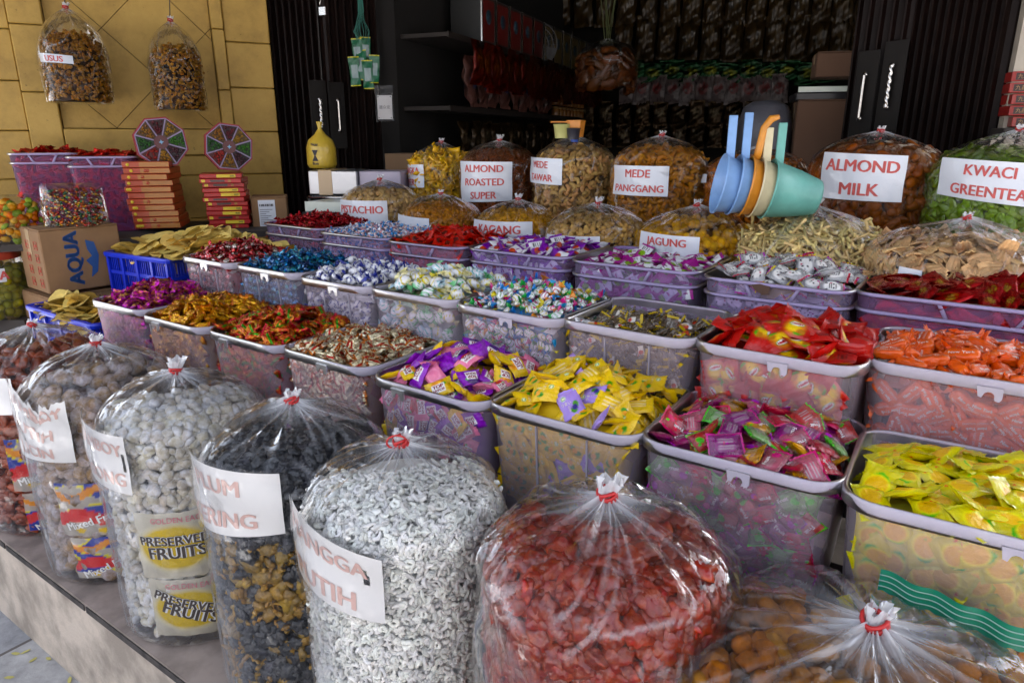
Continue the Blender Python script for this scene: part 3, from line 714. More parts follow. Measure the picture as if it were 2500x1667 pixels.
def fill_tub(T, name, cat, label, meshes, size, cols, heap=.02, drop=.01, sp=None, tilt=.35, wall=.15, side=False, layers=2, seed=0, weights=None, back=True, squash=1):
    """T: tub record. Sweets heaped above the rim, plus those pressed to the clear front"""
    r_ = np.random.default_rng(seed + 50); L, Wd, Th = size; sp = sp or (L * .5 + Wd * .28); w, d, h, Mt = T['w'] - .012, T['d'] - .012, T['h'], T['M']
    grp = 'sweets in the tub of ' + cat if False else label
    wts = np.array(weights or [1] * len(meshes), float); wts /= wts.sum()
    hf = lambda x, y: heap * (1 - abs(2 * x / w) ** 2.2) * (1 - abs(2 * y / d) ** 2.2) - drop + .006 * math.sin(x * 43 + seed) * math.cos(y * 37 + seed)
    for ly in range(layers):
        nx, ny = max(2, round((w - L * .45) / sp)), max(2, round((d - L * .45) / sp))
        for i in range(nx):
            for j in range(ny):
                if ly and r_.random() < .5: continue
                x = ((i + .5) / nx - .5) * (w - L * .45) + r_.normal() * sp * .2 + (sp * .4 if ly % 2 else 0); y = ((j + .5) / ny - .5) * (d - L * .45) + r_.normal() * sp * .2
                lim = (w - L * .5) / 2; x = max(-lim, min(lim, x)); lim = (d - L * .5) / 2; y = max(-lim, min(lim, y))
                z = h + hf(x, y) - ly * Th * 1.1 + r_.normal() * Th * .25
                e = .01; gx = (hf(x + e, y) - hf(x - e, y)) / (2 * e); gy = (hf(x, y + e) - hf(x, y - e)) / (2 * e)
                tl = tilt * (1.0 if r_.random() > .15 else 2.0)
                nz = Vector((-gx + r_.normal() * tl, -gy + r_.normal() * tl, 1)).normalized(); a = r_.uniform(0, TAU); X = Vector((math.cos(a), math.sin(a), 0)); X = (X - nz * X.dot(nz)).normalized()
                if r_.random() < .35: nz = -nz
                M = Matrix((X, nz.cross(X), nz)).transposed().to_4x4(); M.translation = (x, y, z); sc = r_.uniform(.9, 1.1)
                put(name, meshes[int(r_.choice(len(meshes), p=wts))], Mt @ M @ Matrix.Diagonal((sc, sc, sc, 1)), label, cat, grp)
    faces = [('f', w)] + ([('s', d)] if side else [])
    for fc, ww in faces:
        nx, nz_ = max(2, int(ww / (sp * .92))), max(1, int(wall / (sp * .92)))
        for i in range(nx):
            for j in range(nz_):
                q = ((i + .5) / nx - .5) * (ww - L * .6) + r_.normal() * sp * .15; z = h - .018 - Th - (j + .5) * wall / nz_ * .95 + r_.normal() * sp * .15
                k = T['tap'] * (h - z) / h
                if fc == 'f': y = -d / 2 + k * d / 2 + Th * .5 + .0015; nrm = Vector((r_.normal() * .16, -1, r_.normal() * .16)); p = (q * (1 - k), y, z)
                else: x = w / 2 - k * w / 2 - Th * .55 - .004; nrm = Vector((1, r_.normal() * .16, r_.normal() * .16)); p = (x, q * (1 - k), z)
                nrm.normalize(); a = r_.uniform(0, TAU); X = Vector((math.cos(a), math.sin(a) * .4, math.sin(a))); X = (X - nrm * X.dot(nrm)).normalized()
                M = Matrix((X, nrm.cross(X), nrm)).transposed().to_4x4(); M.translation = p
                put(name, meshes[int(r_.choice(len(meshes), p=wts))], Mt @ M, label, cat, grp)
    # the unseen deeper mass
    rr = rrect(w - 2 * Th * .0 - .006, d - .006, .03); n = len(rr); k0 = 1 - T['tap']; ins = Th * 1.25
    V = [(x * k0 * .93, y * k0 * .93, .006) for x, y in rr] + [(x * .93 * (1 - 2 * ins / w * .5), y * .93 * (1 - 2 * ins / d * .5), h - Th * 1.6 - drop) for x, y in rr]
    V = [(x * (1 - 2 * ins / w), y * (1 - 2 * ins / d), z) for x, y, z in V]; F = [(i, (i + 1) % n, n + (i + 1) % n, n + i) for i in range(n)]; g = grid(15, 15, lambda a, b: ((a - .5) * w * .86, (b - .5) * d * .86, np.vectorize(hf)((a - .5) * w * .86, (b - .5) * d * .86) + h - Th * (1.1 * layers + .1)))
    o = part('lower_sweets', join(pack(V, F), g), heap_mat('heap_' + name, cols, .8 / L), None); o.matrix_world = Mt
    tag(o, 'mass of ' + label.split(' in ')[0].split(' on ')[0] + ' deeper down in its tub', cat + ' mass', None, 'stuff')
# ================================================================ tubs
def rrect(w, d, r, k=6):
    P = []
    for cx, cy, a0 in ((w / 2 - r, -d / 2 + r, -90), (w / 2 - r, d / 2 - r, 0), (-w / 2 + r, d / 2 - r, 90), (-w / 2 + r, -d / 2 + r, 180)):
        for i in range(k + 1): a = R_(a0 + 90 * i / k); P.append((cx + r * math.cos(a), cy + r * math.sin(a)))
    return P
def sweep(w, d, r, prof, k=6):
    """closed profile (outward offset, z) carried round a rounded rectangle"""
    V = []; F = []; m = len(prof); n = 4 * (k + 1)
    for o, z in prof: V.append([(x, y, z) for x, y in rrect(w + 2 * o, d + 2 * o, r + o, k)])
    V = [V[j][i] for i in range(n) for j in range(m)]
    for i in range(n):
        for j in range(m):
            a = i * m + j; b = i * m + (j + 1) % m; c = ((i + 1) % n) * m; F.append((a, c + j, c + (j + 1) % m, b))
    return pack(V, F)
TUB_W = tub_mat("tub_plastic", (.99, .94, .99), (.98, .83, .96), .19)
TUB_B = tub_mat("tub_plastic_clear", (.98, .95, 1), (.95, .87, .98), .20)
TUB_V = tub_mat("tub_plastic_violet", (.88, .77, .98), (.78, .62, .97), .20)
TUB_P = tub_mat('tub_plastic_purple', (.80, .50, .88), (.42, .18, .52), .18)
TUB_M = tub_mat('tub_plastic_magenta', (.92, .62, .94), (.74, .40, .80), .20)
RIM_W = tub_mat("tub_rim", (.9, .9, .92), (.66, .61, .71), .66); RIM_V = tub_mat("tub_rim_violet", (.8, .74, .92), (.62, .52, .80), .72)
GRIME = solid("grime", (.10, .07, .05), .9)
def tub(fl, z, w, d, h, style, label, yaw=0, P=None, seed=0, group=None, deep=None):
    P = P or at_z(fl[0], fl[1], z); rz = -R_(34.6) + yaw + .018 * math.sin(seed * 7.3); e = Vector((math.cos(rz), math.sin(rz), 0)); nv = Vector((-math.sin(rz), math.cos(rz), 0))
    c = P + e * (w / 2) + nv * (d / 2); c.z = z - h; r = .045; tap = .10 if deep is None else deep
    t = empty('candy_tub', c, rz, label, 'tub', group)
    body, rimm = {'w': (TUB_W, RIM_W), 'b': (TUB_B, RIM_W), 'v': (TUB_P if 'p' in style else TUB_M if 'm' in style else TUB_V, RIM_V)}[style[0]]
    k = 6; n = 4 * (k + 1); zs = [0.0, .004, .012] + list(np.linspace(.03, h, 9)); V = []; F = []
    bw = [1 - tap * (1 - zz / h) for zz in zs]; bw[0] = bw[1] - .05
    for q, zz in zip(bw, zs): V += [(x, y, zz) for x, y in rrect(w * q, d * q, r * q, k)]
    for j in range(len(zs) - 1):
        for i in range(n): F.append((j * n + i, j * n + (i + 1) % n, (j + 1) * n + (i + 1) % n, (j + 1) * n + i))
    F.append(list(range(n))[::-1]); part('tub_body', pack(V, F), body, t)
    o = .007
    if style[0] == 'v' or 'D' in style:
        prof = [(0, 0), (o * .5, .001), (o, -.002), (o, -.007), (o * .4, -.009), (0.0005, -.009)]
        part('rim', sweep(w, d, r, [(a, h + b) for a, b in prof]), rimm, t)
        q = 1 - tap * .036 / h; z2 = h - .036
        part('lower_rim', sweep(w * q, d * q, r, [(a + .0005, z2 + b) for a, b in prof]), rimm, t)
        L = []
        for s in (-1, 1):
            x0 = s * w * .12; x1 = s * (w * .12 + .022); yy = -d / 2 - .006
            L.append(prism([(x0 - .004, z2 - .006), (x0 + .004, z2 - .006), (x1 + .004, h - .002), (x1 - .004, h - .002)], 0, .006))
        p = join(*L); p[0] = p[0][:, [0, 2, 1]] * np.array([1, -1, 1]) + np.array([0, -d / 2 + .002, 0]); part('notch_rib', p, rimm, t)
    else:
        prof = [(0, .001), (o * .5, .003), (o * .9, .001), (o, -.003), (o, -.017), (o * .8, -.018), (o * .75, -.005), (.0006, -.004)]
        part('rim', sweep(w, d, r, [(a, h + b) for a, b in prof]), rimm, t)
        # latch horn on the front
        cx = w * (.05 if 'l' not in style else -.2); y0 = -d / 2 - o - .0015; hw = .021
        pts = [(-hw, 0), (hw, 0), (hw, -.020), (hw - .004, -.026), (hw - .012, -.024), (hw - .012, -.017)] + [(.009 * math.cos(a), -.017 + .008 * math.sin(a)) for a in np.linspace(.1, math.pi - .1, 6)] + [(-hw + .012, -.017), (-hw + .010, -.022), (-hw + .004, -.020)]
        if 'n' not in style:
            p = prism([(cx + a * .85, h - .010 + b * .85) for a, b in pts], 0, .0035); p[0] = p[0][:, [0, 2, 1]] * np.array([1, -1, 1]) + np.array([0, y0 + .002, 0]); part('latch_tab', p, rimm, t, smooth=False)
        if 'r' in style:
            for s in (-.12, .22):
                p = box(w * s - .0012, w * s + .0012, -d / 2 - .0025, -d / 2 + .0025, h * .3, h - .023); p[0][:, 1] += (h - p[0][:, 2]) * tap * d / 2 / h; part('rib', p, rimm, t, smooth=False)
    r_ = np.random.default_rng(seed + 5); L = []
    for i in range(26):
        x = r_.uniform(-w / 2 + .05, w / 2 - .05); y = -d / 2 + r_.uniform(-.005, .001); s = r_.uniform(.0004, .0011)
        L.append(xf(ico(1), None, (x, y, h + .0005 + (.0025 if style[0] != 'v' else 0)), 1)); L[-1][0][:] = (ico(1)[0] * np.array([s * r_.uniform(1, 5), s, s * .5])) + np.array([x, y, h + .0012])
    part('grime_specks', join(*L), GRIME, t)
    M = Matrix.Translation(c) @ Matrix.Rotation(rz, 4, 'Z')
    return dict(w=w, d=d, h=h, M=M, tap=tap, t=t)
# ================================================================ the setting
CONC = solid("plinth_concrete", (.56, .47, .38), .85, nc=(.30, .25, .20), nscale=8, bumps=.004, bscale=90)
def lay_ground():
    m, t, N, L, P = nt("paving"); c = N.new("ShaderNodeTexCoord"); mp = N.new("ShaderNodeMapping"); mp.inputs['Rotation'].default_value[2] = .6
    L.new(c.outputs['Object'], mp.inputs[0]); b = N.new("ShaderNodeTexBrick"); b.inputs['Scale'].default_value = 1; b.inputs['Brick Width'].default_value = .42; b.inputs['Row Height'].default_value = .3
    b.inputs['Mortar Size'].default_value = .006; b.inputs['Color1'].default_value = (.38, .37, .36, 1); b.inputs['Color2'].default_value = (.20, .21, .24, 1); b.inputs['Mortar'].default_value = (.12, .10, .09, 1)
    L.new(mp.outputs[0], b.inputs[0]); n = noise_node(N, L, 14, 8, rough=.7)
    L.new(mul(N, L, b.outputs[0], ramp(N, L, n.outputs[0], [(.3, .6), (.7, 1.25)])), P.inputs['Base Color']); P.inputs['Roughness'].default_value = .8
    bump(N, L, n.outputs[0], .5, .01, P.inputs['Normal'])
    tag(part('pavement', grid(3, 3, lambda u, v: (u * 160 - 80, v * 160 - 80, 0 * u)), m, smooth=False), kind='structure')
lay_ground()
IN = Vector((math.sin(R_(22)), math.cos(R_(22)), 0)); AC = Vector((math.cos(R_(22)), -math.sin(R_(22)), 0))   # into the shop, across it
def slab(name, a, b, z0, z1, th, mat, kind='structure', side=1, label=None, cat=None, bev=0):
    """upright or lying box from point a to b (xy), thickness th to the left of a->b"""
    a = Vector(a[:2]).to_3d(); b = Vector(b[:2]).to_3d(); L = (b - a).length; ang = math.atan2(b.y - a.y, b.x - a.x)
    p = box(0, L, 0 if side > 0 else -th, th if side > 0 else 0, z0, z1, b=bev); o = part(name, p, mat, smooth=False, loc=(a.x, a.y, 0), rot=(0, 0, ang)); return tag(o, label, cat, None, kind)
# plinth under the front bags, platforms stepped up behind (all along the row direction)
O0 = RN * .555; zp = .35
def along(n0, n1, e0, e1, z0, z1, name, mat, label=None, cat=None, kind='structure', bev=0, holes=None):
    M = np.array([[RE.x, RN.x, 0], [RE.y, RN.y, 0], [0, 0, 1]]); p = box(e0, e1, n0, n1, z0, z1, b=bev); p[0] = p[0] @ M.T
    return tag(part(name, p, mat, smooth=False), label, cat, None, kind)
EDGE = solid('plinth_edge_grime', (.06, .05, .045), .9, noise=.6, nscale=30)
TILE = solid("plinth_tile", (.36, .29, .25), .55, noise=.45, nscale=9, bumps=.001)
along(.575, 2.75, -2.6, 1.6, 0, zp - .012, 'shop_plinth', CONC, 'raised concrete plinth of the shop front under all the goods', 'plinth', None)
along(.555, .95, -2.58, 1.62, zp - .012, zp, 'plinth_edge_paving', TILE)
_r = np.random.default_rng(4)
for _i in range(9):
    e_ = -2.5 + _i * .45; along(.5515, .5545, e_, e_ + .44, zp - .020, zp - .004 + _r.uniform(-.003, 0), 'plinth_edge_strip', EDGE)
BLK = solid("shelf_board", (.05, .04, .035), .8)
def table(n0, n1, e0, e1, z, name, lab):
    t = empty(name, RN * ((n0 + n1) / 2) + RE * ((e0 + e1) / 2), -R_(34.6), lab, 'stand'); w, d = (e1 - e0) / 2, (n1 - n0) / 2
    part('board', box(-w, w, -d, d, z - .02, z, b=.003), BLK, t, smooth=False)
    for x in (-w + .03, w - .03):
        for y in (-d + .03, d - .03): part('leg', box(x - .02, x + .02, y - .02, y + .02, zp + .001, z - .021), BLK, t, smooth=False)
table(.93, 1.195, -1.95, 1.2, .68 - .002, 'low_display_stand', 'low dark stand under the nearest row of candy tubs')
table(1.2, 1.53, -1.9, 1.25, .786 - .002, 'middle_display_stand', 'dark stand under the middle row of candy tubs')
table(1.54, 2.16, -1.9, 1.35, .841 - .002, 'upper_display_stand', 'dark stand under the violet rimmed tubs and the front nut bags')
table(2.17, 2.62, -1.5, 1.5, .96, 'rear_display_stand', 'dark stand at the back under the tallest nut bags')
# facade line: from the left shutter to the right one
FL_ = at_d(640, 300, 3.55); FR_ = at_d(2330, 300, 2.45)
DARK = solid("dim_interior", (.008, .006, .005), .9, noise=.3, nscale=3)  # near-black colour stands in for the dimness deep in the shop
SHL = at_d(895, 300, 3.62); SHL.z = 0
in0 = SHL.copy(); in1 = in0 + IN * 3.2; in2 = in1 + AC * 4.2; in3 = in0 + AC * 3.6
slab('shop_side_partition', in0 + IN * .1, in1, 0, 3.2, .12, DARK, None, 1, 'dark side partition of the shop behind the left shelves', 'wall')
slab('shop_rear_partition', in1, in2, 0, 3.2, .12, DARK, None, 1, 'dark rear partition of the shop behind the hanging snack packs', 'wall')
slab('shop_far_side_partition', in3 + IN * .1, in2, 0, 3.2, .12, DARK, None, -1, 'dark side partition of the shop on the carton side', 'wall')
def quad(name, pts, mat, kind='structure', **k): return tag(part(name, pack([tuple(p) for p in pts], [list(range(len(pts)))]), mat, smooth=False), kind=kind, **k)
zc = Vector((0, 0, 3.2)); q0, q1, q2, q3 = [p - Vector((0, 0, p.z)) + zc for p in (in0 - AC * .5, in1 - AC * .5, in2 + AC * .5, in3 + AC * 1.5)]
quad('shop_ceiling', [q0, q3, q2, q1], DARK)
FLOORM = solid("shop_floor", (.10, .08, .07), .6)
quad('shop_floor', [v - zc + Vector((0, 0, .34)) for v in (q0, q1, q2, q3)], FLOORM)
# building front above the opening and the unseen canopy, its reach set to shade the goods
FRONT = solid("upper_facade", (.32, .20, .07), .8, noise=.3, nscale=4)
slab('upper_facade_beam', in0 - AC * 2.9, in3 + AC * 1.2, 2.75, 5.2, .25, FRONT, None, 1, 'beam of the building front above the shop opening', 'beam')
CAN = solid("canopy_sheet", (.16, .15, .14), .7)
c0 = in0 - AC * 2.6; c1 = in3 + AC * 1.0
ca = empty('unseen_canopy', (0, 0, 0), 0, 'unseen sheet canopy over the goods, its reach set for the shade', 'canopy')
OUT = -IN
pts = [c0 + Vector((0, 0, 2.95)), c1 + Vector((0, 0, 2.95)), c1 + OUT * 3.1 + Vector((0, 0, 2.62)), c0 + OUT * 3.1 + Vector((0, 0, 2.62))]
M_ = [tuple(p) for p in pts] + [tuple(p + Vector((0, 0, .03))) for p in pts]
part('canopy_sheet', pack(M_, [(0, 1, 2, 3), (7, 6, 5, 4), (0, 4, 5, 1), (1, 5, 6, 2), (2, 6, 7, 3), (3, 7, 4, 0)]), CAN, ca, smooth=False)
# ---- the yellow wall -------------------------------------------------------
def yellow_wall():
    WD = Vector((math.sin(R_(63)), math.cos(R_(63)), 0)); WN = Vector((-WD.y, WD.x, 0))     # along the wall to the right; away from the camera
    p0 = at_d(636, 300, 3.45); p0.z = 0; g = lambda x, y, off=0: at_plane(x, y, p0 - WN * off, WN)
    m, t, N, L, P = nt("yellow_paint"); n = noise_node(N, L, 5, 8, rough=.7); n2 = noise_node(N, L, 60, 6)
    c = ramp(N, L, n.outputs[0], [(.25, (.26, .15, .03)), (.5, (.45, .275, .055)), (.8, (.55, .35, .08))])
    sp = ramp(N, L, n2.outputs[0], [(.30, .35), (.36, 1)]); n3 = noise_node(N, L, 3.1, 3)
    c = mul(N, L, c, sp, ramp(N, L, n3.outputs[0], [(.45, 0), (.58, .9)])); L.new(c, P.inputs['Base Color']); P.inputs['Roughness'].default_value = .6
    bump(N, L, n2.outputs[0], .4, .003, P.inputs['Normal'])
    joint = solid("wall_joint", (.10, .065, .022), .95)
    w = empty('yellow_wall', p0, math.atan2(WD.y, WD.x), 'yellow painted stone wall with a sunken panel of diagonal slabs', 'wall')
    inv = Matrix.Rotation(-math.atan2(WD.y, WD.x), 3, 'Z')
    def lc(x, y, off=0): q = inv @ (g(x, y, off) - p0); return q.x, q.z
    # frame of blocks round a sunken field: field corners in the photo
    fx0, _ = lc(128, 200); fx1, fz1 = lc(470, -60); _, fz0 = lc(300, 296); ox0, _ = lc(48, 200); ox1, _ = lc(517, 100); _, oz0 = lc(300, 358); top = 3.4
    J = .0017
    def blk(name, x0, x1, z0, z1, y, depth=.1): return box(x0 + J, x1 - J, y, y + depth, z0 + J, z1 - J, b=.004)
    xl, xr = lc(-420, 300)[0], lc(640, 300)[0]; bs = []; r_ = np.random.default_rng(3)
    rows_ = [0.0, .26] + list(np.arange(.26 + .205, top, .205))
    def course(x0, x1, y, step, zlo, zhi, st):
        L_ = []; zz = [z for z in np.arange(zlo, zhi, st)]
        for i, z in enumerate(zz):
            z1 = min(z + st, zhi); x = x0 - (i % 2) * step * .5
            while x < x1:
                a, b = max(x, x0), min(x + step, x1)
                if b - a > .02: L_.append(blk('', a, b, z, z1, y + r_.uniform(-.001, .001)))
                x += step
        return L_
    bs += course(xl, ox0, 0, .5, 0, top, .205) + course(ox1, xr, 0, .5, 0, top, .205) + course(ox0, ox1, 0, .5, 0, oz0, .205)
    part('plain_blocks', join(*bs), m, w, smooth=False)
    fr_ = []
    for z in np.arange(oz0, top, .27): fr_.append(blk('', ox0, fx0, z, min(z + .27, top), -.022, .12)); fr_.append(blk('', fx1, ox1, z + .03, min(z + .30, top), -.022, .12))
    fr_.append(blk('', fx1, ox1, oz0, oz0 + .03, -.022, .12))
    x = fx0
    while x < fx1: fr_.append(blk('', x, min(x + .34, fx1), oz0, fz0, -.022, .12)); x += .34
    part('frame_blocks', join(*fr_), m, w, smooth=False)
    # diagonal slabs clipped to the field
    dg = []; s = .30
    def clip(poly, ax, lim, keep):
        out = []
        for i in range(len(poly)):
            a, b = poly[i], poly[(i + 1) % len(poly)]; ia, ib = keep * (a[ax] - lim) >= 0, keep * (b[ax] - lim) >= 0
            if ia: out.append(a)
            if ia != ib: f = (lim - a[ax]) / (b[ax] - a[ax]); out.append((a[0] + (b[0] - a[0]) * f, a[1] + (b[1] - a[1]) * f))
        return out
    cxx, czz = lc(268, 293)
    for i in range(-8, 12):
        for j in range(-8, 12):
            u0, v0 = i * s, j * s; q = s - .003
            pl = [(u0 + a * q, v0 + b * q) for a, b in ((0, 0), (1, 0), (1, 1), (0, 1))]; pl = [(cxx + (a - b) * .7071, czz + (a + b) * .7071) for a, b in pl]
            for ax, lim, kp in ((0, fx0 + .002, 1), (0, fx1 - .002, -1), (1, fz0 + .002, 1), (1, top, -1)):
                pl = clip(pl, ax, lim, kp) if pl else pl
            if len(pl) >= 3:
                p = prism(pl, 0, .05); p[0] = p[0][:, [0, 2, 1]] * np.array([1, 1, 1]) + np.array([0, .018, 0]); p[1] = p[1]; dg.append(p)
    part('diagonal_slabs', join(*dg), m, w, smooth=False)
    hx, hz = lc(50, 112); hx2, hz2 = lc(62, 140); part('chipped_hole', pack([(hx, -.0015, hz), (hx + .05, -.0015, hz - .003), (hx + .048, -.0015, hz - .05), (hx + .02, -.0015, hz - .10), (hx + .012, -.0015, hz - .05)], [(0, 4, 3, 2, 1)]), joint, w, smooth=False)
    part('joint_backing', box(xl, xr, .104, .16, 0, top), joint, w, smooth=False)
    p = box(fx0, fx1, .045, .10, fz0, top); part('panel_backing', p, joint, w, smooth=False)
    return p0, WD, WN
WP, WD, WN = yellow_wall()
# ---- folding shutters ------------------------------------------------------
SHUT = solid("shutter_brown", (.011, .005, .004), .45, spec=.15, noise=.4, nscale=9); STEEL = solid("steel", (.62, .60, .58), .22, 1.0); PLATE = solid("lock_plate", (.010, .008, .007), .55, spec=.2)
def shutter(name, a, b, npl, label, deep=.05, extra=0):
    a = a.copy(); b = b.copy(); a.z = b.z = 0; L = (b - a).length; t = empty(name, a, math.atan2(b.y - a.y, b.x - a.x), label, 'shutter'); pv = L / npl
    for i in range(npl):
        x = i * pv; y = 0
        p = [(x, 0), (x + pv * .22, -.012), (x + pv * .30, -.030), (x + pv * .46, -.030), (x + pv * .54, -.010), (x + pv * .98, .004), (x + pv * .98, .03), (x, .03)]
        part('slat', prism(p, .345, 2.98), SHUT, t, smooth=False)
    return t
sl_ = shutter('folding_shutter', at_d(606, 100, 3.45), at_d(742, 100, 3.50), 9, 'dark brown folding steel shutter beside the yellow wall')
sl2 = shutter('folding_shutter', at_d(745, 100, 3.42), at_d(868, 100, 3.60), 7, 'narrow brown shutter leaf with padlock hasp behind the yellow snack pouch')
sr_ = shutter('folding_shutter', at_d(2098, 100, 2.62), at_d(2322, 100, 2.30), 11, 'wide brown folding shutter with reddish folds beside the red gift boxes')
sr2 = shutter('folding_shutter', at_d(1962, 100, 2.78), at_d(2096, 100, 2.60), 5, 'dark shutter leaves with two bright steel handles')
def handle(px0, px1, d, twisted, parent, plate):
    a, b = at_d(*px0, d), at_d(*px1, d); inv = parent.matrix_world.inverted() if False else (Matrix.Translation(parent.location) @ Matrix.Rotation(parent.rotation_euler[2], 4, 'Z')).inverted()
    a, b = inv @ a, inv @ b; y = -.055; a.y = b.y = y; b.x = a.x; n = 40; r = .0085
    pts = [a.lerp(b, i / n) for i in range(n + 1)]
    if twisted:
        V = []; F = []; k = 8
        for i, p in enumerate(pts):
            for j in range(k):
                an = TAU * j / k; rr = r * (1 + .28 * math.cos(2 * (an - i * .42))); V.append((p.x + rr * math.cos(an), p.y + rr * math.sin(an), p.z))
        for i in range(n):
            for j in range(k): q = i * k + j; w = i * k + (j + 1) % k; F.append((q, w, w + k, q + k))
        rod = pack(V, F)
    else: rod = tube(pts, [r * .8] * len(pts), 8)
    pl = part('handle_plate', box(a.x - .045, a.x + .045, -.040, -.033, b.z - .09, a.z + .09, b=.002), PLATE, parent, smooth=False)
    part('handle', join(rod, tube([(a.x, -.035, a.z), (a.x, y, a.z)], .009, 8), tube([(b.x, -.035, b.z), (b.x, y, b.z)], .009, 8)), STEEL, pl)
handle((2047, 150), (2037, 245), 2.62, True, sr2, 1); handle((1990, 172), (1982, 272), 2.72, False, sr2, 1)
handle((738, 228), (738, 292), 3.40, True, sl2, 1); handle((792, 230), (792, 300), 3.42, False, sl2, 1)
CREAM = solid("cream_plaster", (.50, .44, .36), .8, noise=.2, nscale=6)
a = at_d(2340, 100, 2.25); slab('cream_pier', a, a + AC * .8, 0, 3.0, .2, CREAM, None, 1, 'cream plaster pier at the edge of the shop opening', 'pier')
# padlock high on the left shutter
pa = empty('padlock', at_d(741, 22, 3.38), -.3, 'grey padlock hanging on the brown shutter leaf', 'padlock')
part('lock_case', box(-.02, .02, -.008, .008, -.03, .012, b=.003), STEEL, pa, smooth=False)
part('shackle', tube([(-.013, 0, .01), (-.013, 0, .03), (-.006, 0, .042), (.006, 0, .042), (.013, 0, .03), (.013, 0, .01)], .003, 6), STEEL, pa)

# the other side of the street, seen only mirrored in the bags and as bounce light
OPP = solid("street_front_paint", (.14, .13, .12), .8, noise=.25, nscale=.6)
ob = empty('building', (0, -8, 0), 0, 'row of pale single storey buildings across the street behind the viewer', 'building')
part('wall', box(-30, 30, -4, 0, 0, 3.3), OPP, ob, smooth=False)
WINM = solid("window_glass", (.02, .02, .025), .1)
for i in range(14): part('window', box(-27 + i * 4, -25.4 + i * 4, 0, .02, 1.0, 2.7), WINM, ob, smooth=False)
part('roof', prism([(-30.5, 0), (30.5, 0), (30.5, .3), (-30.5, .3)], 3.3, 3.5), OPP, ob, smooth=False)
# ================================================================ the bags standing on plinth and stands
def bag(knot, n, R, H, dome, seed, label, film=None, pleat=1.0, group=None, base=None, tilt=(0, 0), loop=False, d=None, ks=1.0):
    K = at_n(*knot, n) if d is None else at_d(*knot, d); 
    if base is not None: H = K.z - base - .012
    K.z -= H + .012; t = empty('snack_bag', K, 0, label, 'bag', group)
    film_bag(t, R, H, dome, seed, film or FILM, pleat); bag_knot(t, H, ks, seed, loop)
    return t, K, H
Rn = np.random.default_rng(5)
CASH = food('cashew_skin', .4, nscale=90, var=.12, bmp=.0003); NUT = food('roasted_nut', .45, nscale=120, var=.25, bmp=.0006)
PUFF = food('puffed_snack', .7, nscale=90, var=.25, bmp=.002); SEED = food('seed_skin', .35, spec=.6, nscale=160, var=.3)
POW = food('sugared_fruit', .75, nscale=70, var=.3, bmp=.004, powder=(30, (.74, .76, .82), .42, .6, .75))
POWP = food('sugared_plum', .75, nscale=70, var=.35, bmp=.005, powder=(22, (.62, .58, .64), .42, .62, .65))
WHI = food('white_strands', .85, nscale=60, var=.10, bmp=.002)
REDF = food('candied_fruit', .3, spec=.6, nscale=40, var=.5, bmp=.006, coat=.1, powder=(70, (.50, .16, .16), .60, .8, .15))
PLUMM = food('black_plum', .4, spec=.6, nscale=90, var=.55, bmp=.006, coat=.25, powder=(90, (.20, .22, .30), .60, .8, .45))
BRN = food('brown_cracker', .75, nscale=55, var=.5, bmp=.003)
G1 = 'nut bags in the back row'; G2 = 'snack bags in the second row'; G3 = 'dried fruit bags along the plinth'
def nutbag(knot, n, R, H, dome, seed, label, fill, corners=None, lines_=(), lab=None, n_ind=0, ilab=None, iname=None, cat='nuts', zmin=.12, ext=0, group=G1, **kw):
    t, K, H = bag(knot, n, R, H, dome, seed, label, group=group, film=kw.pop('film', None), pleat=kw.pop('pleat', 1))
    vars_, mat, sp, size, core = fill
    food_mass(kw.pop('mname', iname + '_mass' if iname else 'nuts'), K, vars_, mat, sp, size, core, R * .985, H, dome, lab, cat, n_ind, ilab, iname, zmin=zmin, seed=seed, **kw)
    if corners: paper_label(t, K, R, corners, lines_, ext, **({} if lab is None else {}))
    return t, K
cash = lambda c, L=.030, sd=2: (pc_cashew(L * 1.12, c, 6, sd), CASH, L * .66, L * .45, tuple(x * .5 for x in c))
# back row
nutbag((1013, 320), 2.39, .142, .40, .115, 1, 'bag of yellow jackfruit chips beside the silver box', (pc_box((.05, .02, .003), (.80, .46, .03), 7, .014, 3, .2), SEED, .021, .012, (.22, .10, .01)), [(926, 379), (972, 378), (975, 431), (926, 433)], ['NANGKA', 'SUPER'], 'curly yellow jackfruit chips filling the smallest back-row bag', 60, 'curled yellow jackfruit chip in the smallest back-row bag', 'jackfruit_chip', 'chips', ext=.45, tilt=.9)
nutbag((1147, 315), 2.38, .170, .43, .115, 2, 'bag of dark roasted almonds with a three line paper label', (pc_ellipsoid((.013, .0075, .005), (.16, .045, .018), 5, .05, 2, .25), NUT, .0135, .010, (.05, .015, .008)), [(1060, 370), (1178, 372), (1175, 461), (1058, 463)], ['ALMOND', 'ROASTED', 'SUPER'], 'small dark roasted almonds filling their bag', 120, 'dark roasted almond behind the film of its bag', 'roasted_almond', tilt=.5)
nutbag((1322, 305), 2.38, .163, .43, .125, 3, 'bag of pale cashews with measuring cups lying on top', cash((.60, .37, .17), .034, 12), [(1231, 361), (1293, 365), (1289, 426), (1228, 419)], ['MEDE', 'TAWAR'], 'pale raw cashews filling the bag under the measuring cups', 110, 'pale cashew behind the film of the bag under the cups', 'cashew_nut', ext=.42, tilt=.8, mname='cashew_mass')
nutbag((1521, 303), 2.38, .176, .45, .125, 4, 'bag of golden toasted cashews between the pale cashews and the scoops', cash((.44, .20, .06), .034, 13), [(1412, 379), (1537, 382), (1534, 452), (1408, 445)], ['MEDE', 'PANGGANG'], 'golden toasted cashews filling their bag', 110, 'golden toasted cashew behind the film of its bag', 'cashew_nut', tilt=.8, mname='cashew_mass')
